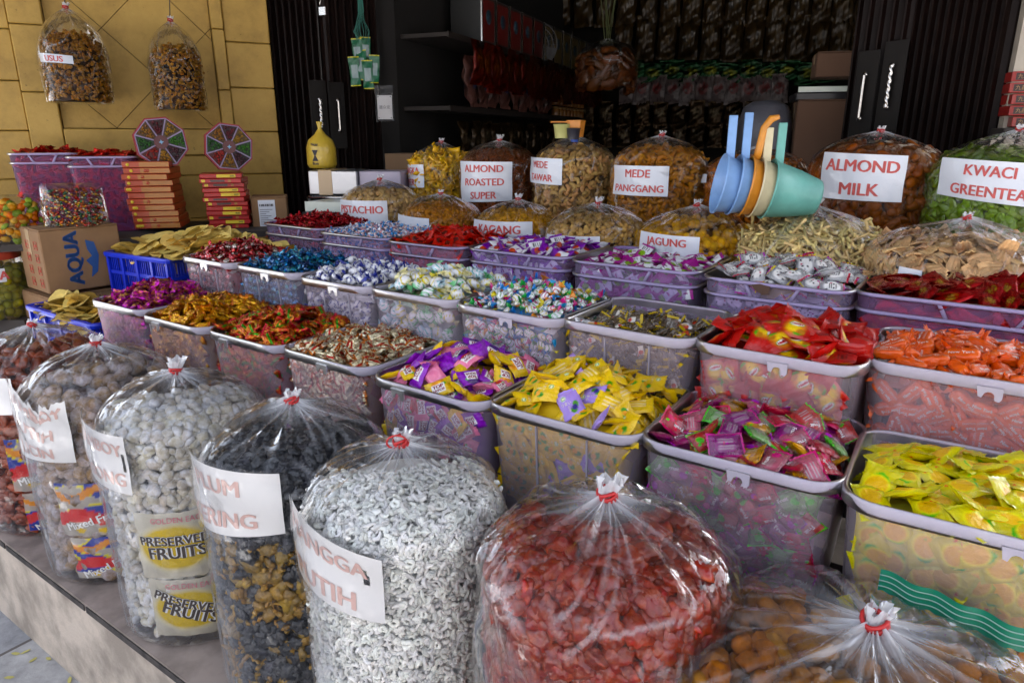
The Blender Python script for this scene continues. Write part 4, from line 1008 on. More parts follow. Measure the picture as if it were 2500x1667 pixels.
nutbag((1745, 328), 2.42, .172, .42, .10, 5, 'bag of reddish glazed cashews behind the plastic scoops', cash((.42, .13, .025), .027, 14), [(1612, 400), (1622, 400), (1622, 420), (1612, 420)], [], 'reddish glazed cashews filling the bag behind the scoops', 60, 'reddish glazed cashew in the bag behind the scoops', 'cashew_nut', tilt=.8, mname='cashew_mass')
nutbag((2024, 292), 2.36, .188, .47, .120, 6, 'largest almond bag with a wide two line paper label', (pc_ellipsoid((.0225, .0145, .0105), (.26, .080, .028), 6, .12, 2, .22, freq=3, k=.25), NUT, .0250, .018, (.08, .025, .01)), [(1893, 349), (2087, 358), (2070, 465), (1880, 453)], ['ALMOND', 'MILK'], 'large glazed almonds filling the widest labelled bag', 140, 'glazed brown almond behind the film of the largest almond bag', 'glazed_almond', tilt=.5)
nutbag((2345, 288), 2.32, .210, .47, .135, 7, 'bag of green tea pumpkin seeds at the edge of the back row', (pc_ellipsoid((.015, .0095, .0024), (.20, .32, .012), 6, .05, 2, .1, k=.3), SEED, .0165, .006, (.05, .08, .008)), [(2166, 361), (2420, 378), (2396, 480), (2150, 445)], ['KWACI', 'GREENTEA'], 'flat green pumpkin seeds filling their bag', 150, 'flat green pumpkin seed behind the film of its bag', 'pumpkin_seed', cat='seeds', tilt=.28)
# second row
nutbag((872, 405), 2.04, .163, .38, .115, 8, 'bag of pistachios with a half hidden two line label', (pc_ellipsoid((.0125, .009, .008), (.62, .40, .20), 5, .05, 2, .12), CASH, .0165, .012, (.14, .07, .03)), [(783, 458), (892, 461), (890, 541), (783, 536)], ['PISTACHIO', 'SUPER'], 'pistachios in their shells filling their bag', 120, 'pale pistachio in its shell behind the film of its bag', 'pistachio_nut', group=G2)
nutbag((1012, 437), 2.03, .158, .36, .105, 9, 'bag of small brown coated peanuts with a blank looking label', (pc_ellipsoid((.0085, .008, .0075), (.46, .19, .045), 5, .16, 2, freq=3.5), NUT, .0125, .010, (.09, .03, .01)), [(918, 492), (988, 502), (985, 562), (914, 552)], ['', 'KACANG'], 'small knobbly brown peanuts filling their bag', 100, 'knobbly brown coated peanut behind the film of its bag', 'coated_peanut', group=G2)
nutbag((1190, 450), 2.03, .156, .36, .105, 10, 'bag of yellow fried peanuts behind the purple sweets', (pc_ellipsoid((.0105, .007, .006), (.60, .29, .05), 5, .05, 2), CASH, .0125, .010, (.12, .05, .01)), [(1090, 503), (1224, 509), (1222, 580), (1088, 572)], ['KACANG', 'BAWANG'], 'yellow fried peanuts filling their bag', 100, 'yellow fried peanut behind the film of its bag', 'fried_peanut', group=G2)
nutbag((1375, 458), 2.02, .172, .37, .100, 11, 'bag of round beige coated peas beside the yellow corn balls', (pc_ellipsoid((.0085, .0083, .008), (.60, .37, .16), 5, .03, 2), CASH, .0148, .013, (.13, .06, .03)), [(1257, 537), (1378, 543), (1376, 600), (1255, 592)], ['KACANG', 'KORO'], 'round beige coated peas filling their bag', 130, 'round beige coated pea behind the film of its bag', 'coated_pea', group=G2)
nutbag((1601, 463), 2.02, .180, .37, .110, 12, 'bag of yellow corn balls under the plastic scoops', (pc_ellipsoid((.0115, .011, .0108), (.80, .40, .04), 5, .05, 2), PUFF, .0195, .017, (.22, .09, .01)), [(1473, 530), (1608, 545), (1602, 610), (1466, 596)], ['JAGUNG', 'MANIS'], 'round yellow corn balls filling their bag', 110, 'round yellow corn ball behind the film of its bag', 'corn_ball', group=G2, cat='snacks')
nutbag((1876, 462), 2.0, .193, .38, .135, 13, 'bag of pale potato sticks under the blue and green scoops', (pc_box((.085, .0058, .0054), (.86, .68, .34), 8, .004, 3, .14, n=4), PUFF, .0185, .009, (.45, .30, .12)), None, (), 'pale potato sticks filling their bag', 150, 'pale fried potato stick behind the film of its bag', 'potato_stick', group=G2, cat='snacks', tilt=.33, gap=.02)
nutbag((2222, 490), 1.93, .215, .38, .130, 14, 'bag of wavy peach coloured chips behind the red foil sweets', (pc_box((.052, .034, .002), (.92, .60, .34), 8, .007, 3, .14, wave=.0019), PUFF, .024, .009, (.5, .28, .14)), [(2063, 611), (2117, 622), (2116, 640), (2062, 640)], [], 'wavy peach coloured chips filling their bag', 90, 'wavy peach coloured chip behind the film of its bag', 'wavy_chip', group=G2, cat='snacks', tilt=.5, gap=.02)
# front row on the plinth, from the street corner outwards
def frontbag(knot, n, R, dome, seed, label, film=None, pleat=1.25, loop=False, ks=1.35, d=None):
    return bag(knot, n, R, 0, dome, seed, label, film or FILM_DUSTY, pleat, G3, base=zp, loop=loop, ks=ks, d=d)
PL = solid("paper_white", (.84, .82, .80), .3, noise=.05, nscale=5, coat=.6, bumps=.002, bscale=10)
# brown crackers
t, K, H = frontbag((2012, 1412), .80, .232, .115, 21, 'nearest bag, of brown finger crackers, crumpled film with a torn tuft', FILM_TAN, 2.0, ks=1.45)
food_mass('brown_cracker_mass', K, pc_strand(.075, .0135, (.40, .155, .03), 8, 4, .55, 9, .25, 8), BRN, .031, .024, (.26, .10, .025), .226, H, .115, 'brown finger crackers heaped in the nearest bag', 'crackers', 95, 'knobbly brown finger cracker in the nearest bag', 'finger_cracker', gap=.03, zmin=.2, tilt=.45, seed=21, layers=2, inset=.5)
# red candied fruit
t, K, H = frontbag((1395, 1120), .76, .182, .125, 22, 'bag of dark red and orange candied fruit, second from the camera', FILM, 1.9, ks=1.35)
def redfruit():
    a = pc_ellipsoid((.0185, .015, .0115), (.28, .004, .012), 8, .32, 3, .1, freq=2.6, k=.35, shade=(.40, .06, .01)); b = pc_ellipsoid((.021, .017, .012), (.60, .17, .01), 3, .2, 3, freq=2.4, k=.2, shade=(.40, .05, .02)); return a
food_mass('candied_fruit_mass', K, redfruit(), REDF, .0200, .016, (.09, .003, .004), .170, H, .118, 'sticky red candied fruit packed in its bag', 'candied fruit', 130, 'sticky red or orange candied fruit in the second nearest bag', 'candied_fruit', gap=.03, zmin=.12, tilt=.3, inset=.6, low=(pc_ellipsoid((.021, .016, .011), (.60, .19, .012), 4, .3, 3, freq=2.8, k=.3, shade=(.36, .03, .01)), .30, .5), seed=22)
# white strands
t, K, H = frontbag((920, 1000), .735, .170, .115, 23, 'tall bag of white dried mango strands with a looped rubber band', None, 1.5, loop=True, ks=1.25)
food_mass('dried_mango_mass', K, pc_strand(.044, .0032, (.90, .88, .83), 12, 7, 1.2, 5, .08, 10), WHI, .0108, .009, (.66, .64, .6), .167, H, .115, 'thin curly white dried mango strands packed in their bag', 'dried mango', gap=.03, zmin=.02, tilt=.3, seed=23, layers=3, inset=.4, spread=1.9)
paper_label(t, K, .170, [(700, 1176), (885, 1286), (878, 1430), (700, 1330)], ['MANGGA', 'PUTIH'], .28, INK_FADE, PL, hole=(.86, .60, .022, .09), cx=.45, size=.54)
# black plums
t, K, H = frontbag((668, 905), .74, .172, .12, 24, 'bag of black dried plums with a two line faded label', FILM, 1.9, ks=1.25)
food_mass('dried_plum_mass', K, pc_ellipsoid((.016, .011, .008), (.014, .014, .02), 6, .35, 3, freq=3.4, k=.3), PLUMM, .0172, .014, (.02, .015, .012), .169, H, .12, 'wrinkled black dried plums packed in their bag', 'dried plums', 120, 'wrinkled black dried plum behind the film of its bag', 'dried_plum', gap=.03, zmin=.05, tilt=.3, inset=.7, low=(pc_strand(.05, .0046, (.36, .19, .02), 5, 5, .8, 5, .3, 8) + pc_ellipsoid((.017, .012, .008), (.26, .14, .02), 3, .4, 2, freq=3, k=.3), .40, .72), seed=24, spread=1.8)
paper_label(t, K, .172, [(452, 1052), (651, 1087), (646, 1226), (452, 1186)], ['PLUM', 'KERING'], .12, INK_FADE, PL, cx=.43, size=.48)
# preserved fruit packets
def packets(t, K, R, H, seed, rows, film_label, kind):
    r_ = np.random.default_rng(seed); phi = math.atan2(-K.y, -K.x)
    for (z0, z1, a0, a1, ti) in rows:
        p = empty('fruit_packet', (K.x, K.y, K.z), 0, film_label, 'packet', film_label)
        c = (a0 + a1) / 2; n, m = 34, 24
        def fn(u, v, off=0):
            a = phi + a0 + (a1 - a0) * u + .0 * v; pf = (1 - np.abs(2 * u - 1) ** 3) * (1 - np.abs(2 * v - 1) ** 3)
            z = z0 + (z1 - z0) * v; rr = R * (.962 + .022 * pf) - .002 + off + .0012 * np.sin(u * 23 + v * 9 + seed) ; return rr * np.cos(a), rr * np.sin(a), z + ti * (u - .5) * .03
        u, v = np.meshgrid(np.linspace(0, 1, n), np.linspace(0, 1, m), indexing='ij')
        if kind == 'oval':
            C = base(u, (.80, .75, .62), .5); C = over(C, (.68, .60, .38), blot(u, v, .42, .48, .42, .36, 0, .16), .85); C = over(C, (.62, .43, .02), blot(u, v, .42, .48, .37, .31, 0, .12), .97)
        else:
            C = base(u, (.75, .70, .62), .45); k = snoise(np.stack([u, v * 1.3], -1), 2.6, seed + int(z0 * 100), 2)
            C = over(C, (.03, .05, .28), (k > .18).astype(float)); C = over(C, (.70, .60, .03), ((k > .08) & (k < .18)).astype(float)); C = over(C, (.60, .03, .03), (np.abs(v - .3 - .12 * np.sin(u * 5)) < .12).astype(float)); C = over(C, (.70, .25, .02), (np.abs(v - .82 + .1 * np.sin(u * 7)) < .07).astype(float)); C = over(C, (.75, .5, .04), blot(u, v, .3, .13, .07, .06)); C = over(C, (.75, .5, .04), blot(u, v, .6, .1, .07, .06)); C = over(C, (.8, .8, .8), blot(u, v, .7, .7, .08, .08), .8)
        g = grid(n, m, lambda u, v: fn(u, v), None); g[3] = C.reshape(-1, 4); part('printed_film', g, CLEAR, p)
        L = []; L2 = []
        def put_t(s, cu, cv, wu, ang, L, o=.0012, b=.05):
            tv, tf = text(s, b); wm = (a1 - a0) * R; hm = z1 - z0; sc = wu * wm / (tv[:, 0].max() - tv[:, 0].min()); X, Y = tv[:, 0] * sc, (tv[:, 1] - .36) * sc
            x, y, z = fn(cu + (X * math.cos(ang) - Y * math.sin(ang)) / wm, cv + (X * math.sin(ang) + Y * math.cos(ang)) / hm, o); L.append(pack(np.stack([x, y, z], -1), tf))
        if kind == 'oval':
            for b_, L_, o_ in ((.10, L2, .0014), (.035, L, .0022)):
                put_t('PRESERVED', .42, .60, .74, ti, L_, o_, b_); put_t('FRUITS', .43, .42, .60, ti, L_, o_, b_)
            part('lettering', join(*L), solid('ink_black', (.03, .015, .01), .5), p, smooth=False); part('lettering_outline', join(*L2), PRINT, p, smooth=False)
            L3 = []; put_t('GOLDEN EAGLE', .5, .90, .6, 0, L3, .0015, .02); part('brand_line', join(*L3), solid('ink_pink', (.55, .10, .16), .5), p, smooth=False)
        else: put_t('Mixed Fruits', .5, .31, .8, ti + .15, L, .0015, .03); part('lettering', join(*L), PRINT, p, smooth=False)
LUMP = pc_ellipsoid((.0145, .011, .008), (.62, .55, .44), 7, .24, 2, freq=3, k=.1)
t, K, H = frontbag((402, 838), .74, .178, .125, 25, 'bag of whitish sugared fruit over packets with yellow ovals', None, 1.7, ks=1.25)
food_mass('sugared_fruit_mass', K, LUMP, POW, .0178, .014, (.40, .36, .30), .166, H, .125, 'small whitish sugared fruit packed in their bag', 'sugared fruit', 130, 'small whitish sugared fruit over the yellow oval packets', 'sugared_fruit', gap=.03, zmin=.02, tilt=.4, inset=.6, seed=25, spread=1.9)
paper_label(t, K, .178, [(203, 973), (291, 1004), (298, 1136), (215, 1092)], ['KIAMBOY', 'KOSONG'], .42, INK_FADE, PL, hole=(.93, .5, .016, .12), cx=.52, size=.55)
Hh = H * .56
packets(t, K, .178, H, 31, [(Hh * .52, Hh * 1.0, -.75, .35, 0), (.02, Hh * .50, -.7, .40, -.35), (Hh * .50, Hh * 1.02, .36, 1.4, 0), (.02, Hh * .48, .41, 1.4, .1)], 'clear fruit packet printed with a yellow oval', 'oval')
t, K, H = frontbag((218, 778), .745, .180, .13, 26, 'bag of purplish sugared plums with a torn paper label', None, 1.7, ks=1.25)
food_mass('sugared_plum_mass', K, pc_ellipsoid((.021, .018, .015), (.26, .17, .12), 6, .2, 2, freq=3, k=.2, shade=(.40, .26, .12)), POWP, .027, .022, (.12, .08, .07), .168, H, .13, 'large purplish sugared plums packed in their bag', 'sugared plums', 90, 'large purplish sugared plum above the torn label', 'sugared_plum', gap=.03, zmin=.02, tilt=.5, seed=26, spread=1.9)
paper_label(t, K, .180, [(52, 890), (155, 920), (169, 1062), (62, 1050)], ['KIAMBOY', 'PUTIH', 'LICIN'], .5, INK_FADE, PL, torn=.22, cx=.52, size=.55)
Hh = H * .46
packets(t, K, .180, H, 37, [(Hh * .52, Hh * 1.05, -.9, .1, .1), (.02, Hh * .50, -.8, .2, .2), (Hh * .5, Hh * 1.05, .12, 1.2, -.1), (.02, Hh * .48, .2, 1.2, .1)], 'colourful mixed fruit packet in the bag with the torn label', 'mix')
t, K, H = frontbag((72, 738), .75, .182, .12, 27, 'bag of red brown dried fruit beside the flat crackers', FILM, 1.9, ks=1.2)
food_mass('brown_fruit_mass', K, pc_ellipsoid((.022, .014, .009), (.30, .06, .025), 5, .22, 2, k=.2), REDF, .026, .020, (.10, .02, .01), .172, H, .12, 'red brown dried fruit slices packed in their bag', 'dried fruit', 60, 'red brown dried fruit slice in the farthest front bag', 'dried_fruit_slice', gap=.03, zmin=.02, tilt=.5, seed=27, spread=1.9)
paper_label(t, K, .185, [(-45, 862), (27, 869), (39, 952), (-40, 950)], [], .1, INK_FADE, PL)
Hh = H * .5
packets(t, K, .185, H, 41, [(Hh * .5, Hh * 1.05, -.7, .3, .1), (.02, Hh * .48, -.6, .35, .2), (Hh * .5, Hh * 1.0, .32, 1.3, 0), (.02, Hh * .48, .37, 1.3, 0)], 'colourful mixed fruit packet in the farthest front bag', 'mix')
# ================================================================ tubs and their sweets
TG1, TG2, TG3 = 'candy tubs in the nearest row', 'candy tubs in the middle row', 'violet candy tubs in the upper row'
Z1, Z2, Z3 = .93, 1.036, 1.091
def mk(name, fns, kind, mat, seed, **k):
    out = []
    for i, f in enumerate(fns): out.append((pillow if kind == 'p' else twist)(fn=f[0], seed=seed * 10 + i, texts=f[1] if len(f) > 1 else (), **{**k, **(f[2] if len(f) > 2 else {})}))
    return candy_meshes(name, out, mat)
def P_(L, Wd, T): return dict(L=L, Wd=Wd, T=T)
PUR, YEL, PNK, LIL = (.24, .02, .42), (.78, .50, .01), (.80, .30, .42), (.46, .34, .72)
# nearest row
T = tub((1938, 1140), Z1, .36, .275, .25, 'w', 'tub of yellow pineapple jellies nearest the camera', group=TG1, yaw=.03, seed=1)
fill_tub(T, 'pineapple_jelly', 'sweet', 'clear yellow pineapple jelly sweet', mk('pineapple_jelly', [(f_pine,)] * 5, 'p', CLEAR, 1, **P_(.064, .047, .012), inner=(.95, .66, .03), bend=.05), (.064, .047, .012), [(.6, .45, .02), (.55, .5, .03), (.5, .3, .02)], .014, .010, .036, .24, .16, seed=1)
T = tub((1466, 1006), Z1, .302, .28, .25, 'w', 'tub of mixed clear fruit jellies beside the pineapple tub', group=TG1, seed=2)
JC = [((.75, .10, .14), (.60, .03, .12)), ((.80, .28, .36), (.62, .04, .20)), ((.35, .60, .25), (.08, .50, .05)), ((.80, .40, .05), (.75, .35, .02)), ((.42, .05, .30), (.62, .02, .25)), ((.75, .16, .16), (.10, .45, .06)), ((.5, .06, .22), (.45, .05, .45))]
jm = []
for i, (a, b) in enumerate(JC): jm += mk('fruit_jelly', [(f_jelly(a, b), [('Fruit', -.25, .3, .34, .1, (.9, .85, .85), 1, .03)])] * 2, 'p', CLEAR, 20 + i, **P_(.052, .040, .014), inner=tuple(x * .95 for x in a))
fill_tub(T, 'fruit_jelly', 'sweet', 'small clear wrapped fruit jelly in mixed colours', jm, (.056, .042, .015), [a for a, b in JC], .030, .008, .033, .42, .17, seed=2)
def savor(c, f, l, s=0): return (f_savor(c, f, l), [('うまい', -.1, -.35, .34, 1.5, (.85, .8, .6), 1, .02), ('LOVE', .3, -.2, .22, 0, (.85, .8, .6), 1, .02)])
def topsav(c, fr): return (f_top(c, (1, 1, 1), fr), [('TOP', 0, .10, .40, 0, (.30, .02, .05), 1, .05), ('SAVOR', 0, -.32, .46, 0, (.30, .02, .05), 1, .04)])
T = tub((1112, 922), Z1, .302, .285, .25, 'wnr', 'tub of yellow plum candies with one pink packet on top', group=TG1, seed=3)
sm = mk('fruit_candy', [savor(YEL, (.8, .35, .03), (.05, .28, .03))] * 4, 'p', WRAP, 3, **P_(.058, .044, .011)) + mk('fruit_candy', [savor(LIL, (.06, .05, .22), (.1, .3, .05))] * 2, 'p', WRAP, 4, **P_(.058, .044, .011)) + mk('fruit_candy', [topsav(PNK, (.4, .02, .02))], 'p', WRAP, 5, **P_(.058, .044, .012))
fill_tub(T, 'fruit_candy', 'sweet', 'yellow or lilac flat fruit candy packet', sm, (.058, .044, .011), [YEL, YEL, LIL, (.5, .3, .02)], .060, .012, .036, .42, .17, seed=3, weights=[4, 4, 4, 4, .9, .9, .25])
T = tub((849, 862), Z1, .290, .28, .25, 'wl', 'tub of purple, pink and gold candies with white word boxes', group=TG1, seed=4)
sm = mk('savor_candy', [topsav(PUR, (.05, .02, .12))] * 3 + [topsav(PNK, (.5, .02, .03))] * 3 + [topsav(YEL, (.8, .3, .02))] * 2, 'p', WRAP, 6, **P_(.054, .040, .014))
fill_tub(T, 'savor_candy', 'sweet', 'purple, pink or gold candy with a white word box', sm, (.054, .040, .014), [PUR, PNK, (.7, .4, .02), PUR], .055, .012, .034, .42, .17, seed=4)
def foil(*f, names='foil_sweet', seed=0, d=P_(.046, .026, .013), **k): return mk(names, [(x,) for x in f], 'p', FOIL, seed, **d, **k)
T = tub((641, 797), Z1, .290, .28, .25, 'w', 'tub of brown and white foil nougats with red bands', group=TG1, seed=5)
fill_tub(T, 'foil_nougat', 'sweet', 'brown foil nougat with a white body and red band', foil(*[f_nut((.62, .55, .40), (.52, .14, .02), (.80, .72, .50), (.45, .03, .02))] * 4, f_nut((.40, .10, .02), (.52, .15, .02), (.8, .75, .6)), seed=8, crump=.5, names='foil_nougat'), (.046, .026, .013), [(.4, .16, .04), (.6, .5, .35), (.4, .05, .03)], .022, .006, .0245, .5, .16, seed=5)
T = tub((472, 757), Z1, .285, .28, .25, 'wl', 'tub of red foil nut candies with green bands', group=TG1, seed=6)
fill_tub(T, 'nut_candy', 'sweet', 'red and gold foil nut candy with a green band', foil(*[f_nut((.42, .05, .02), (.48, .012, .02), (.58, .20, .03), (.04, .30, .03))] * 3, f_nut((.45, .02, .03), (.50, .03, .05), (.5, .2, .03)), seed=9, crump=.5, names='nut_candy'), (.046, .026, .013), [(.4, .02, .02), (.5, .25, .04), (.05, .25, .03)], .048, .006, .025, .5, .16, seed=6)
T = tub((322, 722), Z1, .285, .28, .25, 'wl', 'tub of golden brown foil sweets between red and magenta ones', group=TG1, seed=7)
fill_tub(T, 'gold_foil_sweet', 'sweet', 'golden brown foil wrapped nut sweet', foil(*[f_nut((.46, .18, .04), (.50, .12, .012), (.78, .46, .13))] * 4, seed=10, crump=.5, names='gold_foil_sweet'), (.046, .026, .013), [(.5, .25, .05), (.6, .4, .15), (.35, .12, .02)], .040, .006, .025, .5, .14, seed=7)
T = tub((205, 687), Z1, .285, .28, .25, 'wn', 'tub of magenta foil sweets beside the blue crate', group=TG1, seed=8)
fill_tub(T, 'magenta_foil_sweet', 'sweet', 'magenta foil wrapped peanut brittle sweet', foil(*[f_nut((.42, .02, .30), (.55, .06, .42), (.50, .22, .10))] * 3, f_nut((.2, .05, .1), (.5, .04, .38), (.55, .3, .12)), seed=11, crump=.5, names='magenta_foil_sweet'), (.046, .026, .013), [(.45, .02, .32), (.45, .2, .08), (.2, .02, .12)], .042, .006, .026, .5, .14, seed=8)
# middle row
ORG = (.78, .105, .012)
def newy(): return (f_tw(ORG, (.80, .13, .02), None), [('New York', .0, 1.25, .40, (.85, .8, .75), .04), ('NOUGAT KACANG', 0, 1.95, .52, (.85, .8, .75), .02), ('New York', 0, -1.57, .5, (.85, .8, .75), .02)])
T = tub((1986, 826), Z2, .33, .27, .26, 'w', 'tub of orange paper nougat bars with white lettering', group=TG2, seed=9)
fill_tub(T, 'orange_nougat', 'sweet', 'orange paper nougat bar with white lettering', mk('orange_nougat', [newy()] * 5, 't', WRAP, 12, L=.074, Rb=.0125, body=.68, sq=.9, fan=1.25, n=24, m=31, flat=.75), (.070, .024, .019), [ORG, (.6, .06, .01)], .014, .006, .033, .3, .19, seed=9)
T = tub((1592, 784), Z2, .285, .27, .26, 'w', 'tub of big red and orange cake candies', group=TG2, seed=10)
fill_tub(T, 'cake_candy', 'sweet', 'big glossy red candy with an orange picture', mk('cake_candy', [(f_grad, [('Nastar', .28, -.30, .28, .2, (.5, .02, .03), 1, .04)])] * 5, 'p', WRAP, 13, **P_(.072, .050, .013), crump=.35), (.072, .050, .013), [(.45, .015, .01), (.4, .1, .02)], .030, .004, .036, .42, .18, seed=10)
T = tub((1284, 733), Z2, .288, .27, .26, 'wnr', 'half empty tub of brown plum sweets with yellow ends', group=TG2, seed=11)
fill_tub(T, 'plum_sweet', 'sweet', 'brown clear wrapped plum sweet with yellow ends', mk('plum_sweet', [(f_brown,)] * 6, 'p', CLEAR, 14, **P_(.046, .028, .010), crump=.5, inner=(.06, .035, .02)) + mk('plum_sweet', [(f_mango((.55, .05, .02), (.7, .5, .3)),)], 'p', WRAP, 15, **P_(.046, .03, .01)), (.046, .028, .010), [(.10, .07, .05), (.5, .35, .03), (.2, .15, .1)], -.002, .024, .025, .5, .16, seed=11, weights=[3] * 6 + [1.2])
WH = (.80, .80, .82)
mm = [(f_tw(WH, c, k),) for c, k in (((.03, .22, .60), (.05, .25, .03)), ((.04, .35, .08), (.5, .4, .03)), ((.6, .04, .22), (.05, .3, .1)), ((.70, .58, .03), (.05, .25, .03)), ((.65, .22, .02), (.5, .03, .05)), ((.05, .35, .62), (.6, .04, .2)))]
T = tub((1040, 697), Z2, .283, .27, .26, 'w', 'tub of small white sweets with many coloured twists', group=TG2, seed=12)
fill_tub(T, 'milk_sweet', 'sweet', 'small white twist sweet with a coloured pattern', mk('milk_sweet', mm, 't', WRAP, 16, L=.048, Rb=.010, fan=1.0, n=16, m=21), (.046, .018, .016), [WH, (.1, .3, .6), (.1, .35, .1), (.6, .1, .25), WH], .038, .006, .0235, .45, .17, seed=12)
T = tub((844, 661), Z2, .285, .27, .26, 'wn', 'tub of large white twist sweets with green and yellow swirls', group=TG2, seed=13)
fill_tub(T, 'swirl_sweet', 'sweet', 'large white twist sweet with green or yellow swirls', mk('swirl_sweet', [(f_tw(WH, (.72, .62, .06), (.65, .55, .05)),), (f_tw(WH, (.2, .5, .25), (.04, .35, .1)),), (f_tw(WH, (.5, .65, .72), (.05, .4, .4)),), (f_tw(WH, (.78, .74, .45), (.6, .5, .05), 3),)], 't', WRAP, 17, L=.062, Rb=.015, fan=.8, body=.55, n=16, m=21, flat=.7), (.060, .028, .022), [WH, (.6, .6, .3), (.3, .5, .35), (.6, .35, .35)], .040, .002, .034, .4, .17, seed=13)
T = tub((681, 636), Z2, .275, .27, .26, 'wr', 'tub of round white sweets in navy patterned paper', group=TG2, seed=14)
fill_tub(T, 'navy_sweet', 'sweet', 'round white twist sweet with navy pattern', mk('navy_sweet', [(f_tw(WH, WH, (.02, .03, .22), 4),), (f_tw(WH, (.03, .04, .25), (.02, .03, .22), 3),), (f_tw(WH, (.6, .6, .66), None),)], 't', WRAP, 18, L=.050, Rb=.0135, fan=1.0, body=.5, n=16, m=21, flat=.8), (.048, .026, .022), [WH, (.05, .07, .3), (.5, .5, .55)], .028, .004, .031, .45, .17, seed=14)
T = tub((536, 608), Z2, .285, .27, .26, 'wr', 'tub of shiny blue foil sweets', group=TG2, seed=15)
fill_tub(T, 'blue_foil_sweet', 'sweet', 'crumpled shiny blue foil sweet', mk('blue_foil_sweet', [(f_tw((.02, .10, .30), (.04, .22, .50), (.55, .7, .8), 6),), (f_tw((.03, .16, .34), (.02, .06, .2), (.02, .02, .08)),), (f_tw((.02, .12, .36), (.1, .35, .5), (.1, .4, .1)),)], 't', FOIL, 19, L=.046, Rb=.010, fan=1.1, n=14, m=19), (.044, .018, .016), [(.02, .1, .3), (.02, .04, .12), (.3, .45, .5)], .030, .006, .0235, .5, .13, seed=15)
T = tub((412, 588), Z2, .272, .27, .26, 'wr', 'tub of crumpled red and white foil sweets', group=TG2, seed=16)
fill_tub(T, 'red_foil_sweet', 'sweet', 'crumpled red foil sweet with white patches', mk('red_foil_sweet', [(f_tw((.42, .015, .02), (.40, .01, .02), (.75, .7, .7), 6),), (f_tw((.30, .01, .02), (.5, .03, .03), (.1, .02, .02)),), (f_tw((.6, .5, .5), (.42, .01, .02), (.08, .15, .03)),)], 't', FOIL, 20, L=.046, Rb=.010, fan=1.1, n=14, m=19), (.044, .018, .016), [(.4, .01, .02), (.15, .01, .01), (.6, .5, .5)], .045, .006, .0235, .5, .13, seed=16)
# upper row
T = tub((1963, 668), Z3, .46, .30, .25, 'vm', 'wide violet tub of flat red foil candies', group=TG3, seed=17, deep=.06)
fill_tub(T, 'red_packet_candy', 'sweet', 'flat red foil candy with a gold emblem', mk('red_packet_candy', [(f_redgold, [('囍', 0, 0, .16, 0, (.62, .45, .15), 1, .02)])] * 4, 'p', FOIL, 21, **P_(.070, .044, .009), crump=.5), (.070, .044, .009), [(.35, .01, .01), (.2, .005, .01)], .030, .006, .038, .3, .18, seed=17)
T = tub((1612, 633), Z3, .322, .30, .25, 'v', 'violet tub of white bear faced marshmallows with a brown scuff', group=TG3, seed=18, deep=.06)
fill_tub(T, 'bear_marshmallow', 'sweet', 'white bear faced marshmallow in clear film with bright ends', mk('bear_marshmallow', [(f_panda,)] * 5, 'p', CLEAR, 22, **P_(.062, .042, .018), inner=(.82, .80, .78)), (.062, .042, .018), [(.6, .58, .6), (.4, .1, .4), (.6, .5, .1)], .032, .004, .040, .35, .17, seed=18)
sc_ = prism([(-.022, .006), (-.004, .010), (.020, .006), (.018, -.012), (.004, -.014), (-.012, -.006)], 0, .0012); sc_[0] = sc_[0][:, [0, 2, 1]] * np.array([1, -1, 1]) + np.array([-.02, -.150 - .0085, .238]); part('scuff_mark', sc_, solid('scuff_brown', (.10, .05, .03), .7), T['t'], smooth=False)
T = tub((1306, 595), Z3, .350, .30, .25, 'v', 'violet tub of magenta and white mango candies', group=TG3, seed=19, deep=.06)
fill_tub(T, 'mango_candy', 'sweet', 'magenta and white candy with a green mango', mk('mango_candy', [(f_mango((.36, .02, .24), (.25, .45, .05)),)] * 4, 'p', WRAP, 23, **P_(.064, .042, .010), crump=.4), (.064, .042, .010), [(.35, .02, .25), (.6, .6, .62), (.2, .35, .05)], .004, .012, .038, .4, .19, seed=19)
T = tub((1069, 568), Z3, .338, .30, .25, 'v', 'violet tub of purple and white candies with red fruit', group=TG3, seed=20, deep=.06)
fill_tub(T, 'berry_candy', 'sweet', 'purple and white candy with a red fruit', mk('berry_candy', [(f_mango((.20, .02, .34), (.60, .08, .03)),)] * 4, 'p', WRAP, 24, **P_(.060, .040, .010), crump=.4), (.060, .040, .010), [(.2, .02, .34), (.6, .6, .62), (.4, .06, .05)], .018, .008, .036, .45, .19, seed=20)
T = tub((883, 551), Z3, .300, .30, .25, 'v', 'violet tub of clear red haw sweets', group=TG3, seed=21, deep=.06)
fill_tub(T, 'haw_sweet', 'sweet', 'bright red haw sweet with a dark centre', mk('haw_sweet', [(f_haw,)] * 4, 'p', CLEAR, 25, **P_(.056, .038, .009), crump=.5), (.056, .038, .009), [(.5, .015, .01), (.2, .01, .01)], .028, .006, .033, .5, .15, seed=21)
T = tub((728, 531), Z3, .335, .30, .25, 'vb', 'violet tub of tiny blue, white and red twist sweets', group=TG3, seed=22, deep=.06)
fill_tub(T, 'milk_toffee', 'sweet', 'tiny white twist sweet with blue and red ends', mk('milk_toffee', [(f_tw((.80, .75, .75), (.10, .30, .60), (.6, .08, .06), 3),), (f_tw((.70, .35, .30), (.7, .72, .78), (.1, .3, .6)),)], 't', WRAP, 26, L=.034, Rb=.0065, fan=1.2, n=10, m=15), (.034, .014, .012), [(.75, .72, .75), (.1, .3, .6), (.6, .2, .15)], .020, .006, .021, .5, .12, seed=22)
T = tub((600, 511), Z3, .345, .30, .25, 'v', 'farthest violet tub, of dark red foil twists', group=TG3, seed=23, deep=.06)
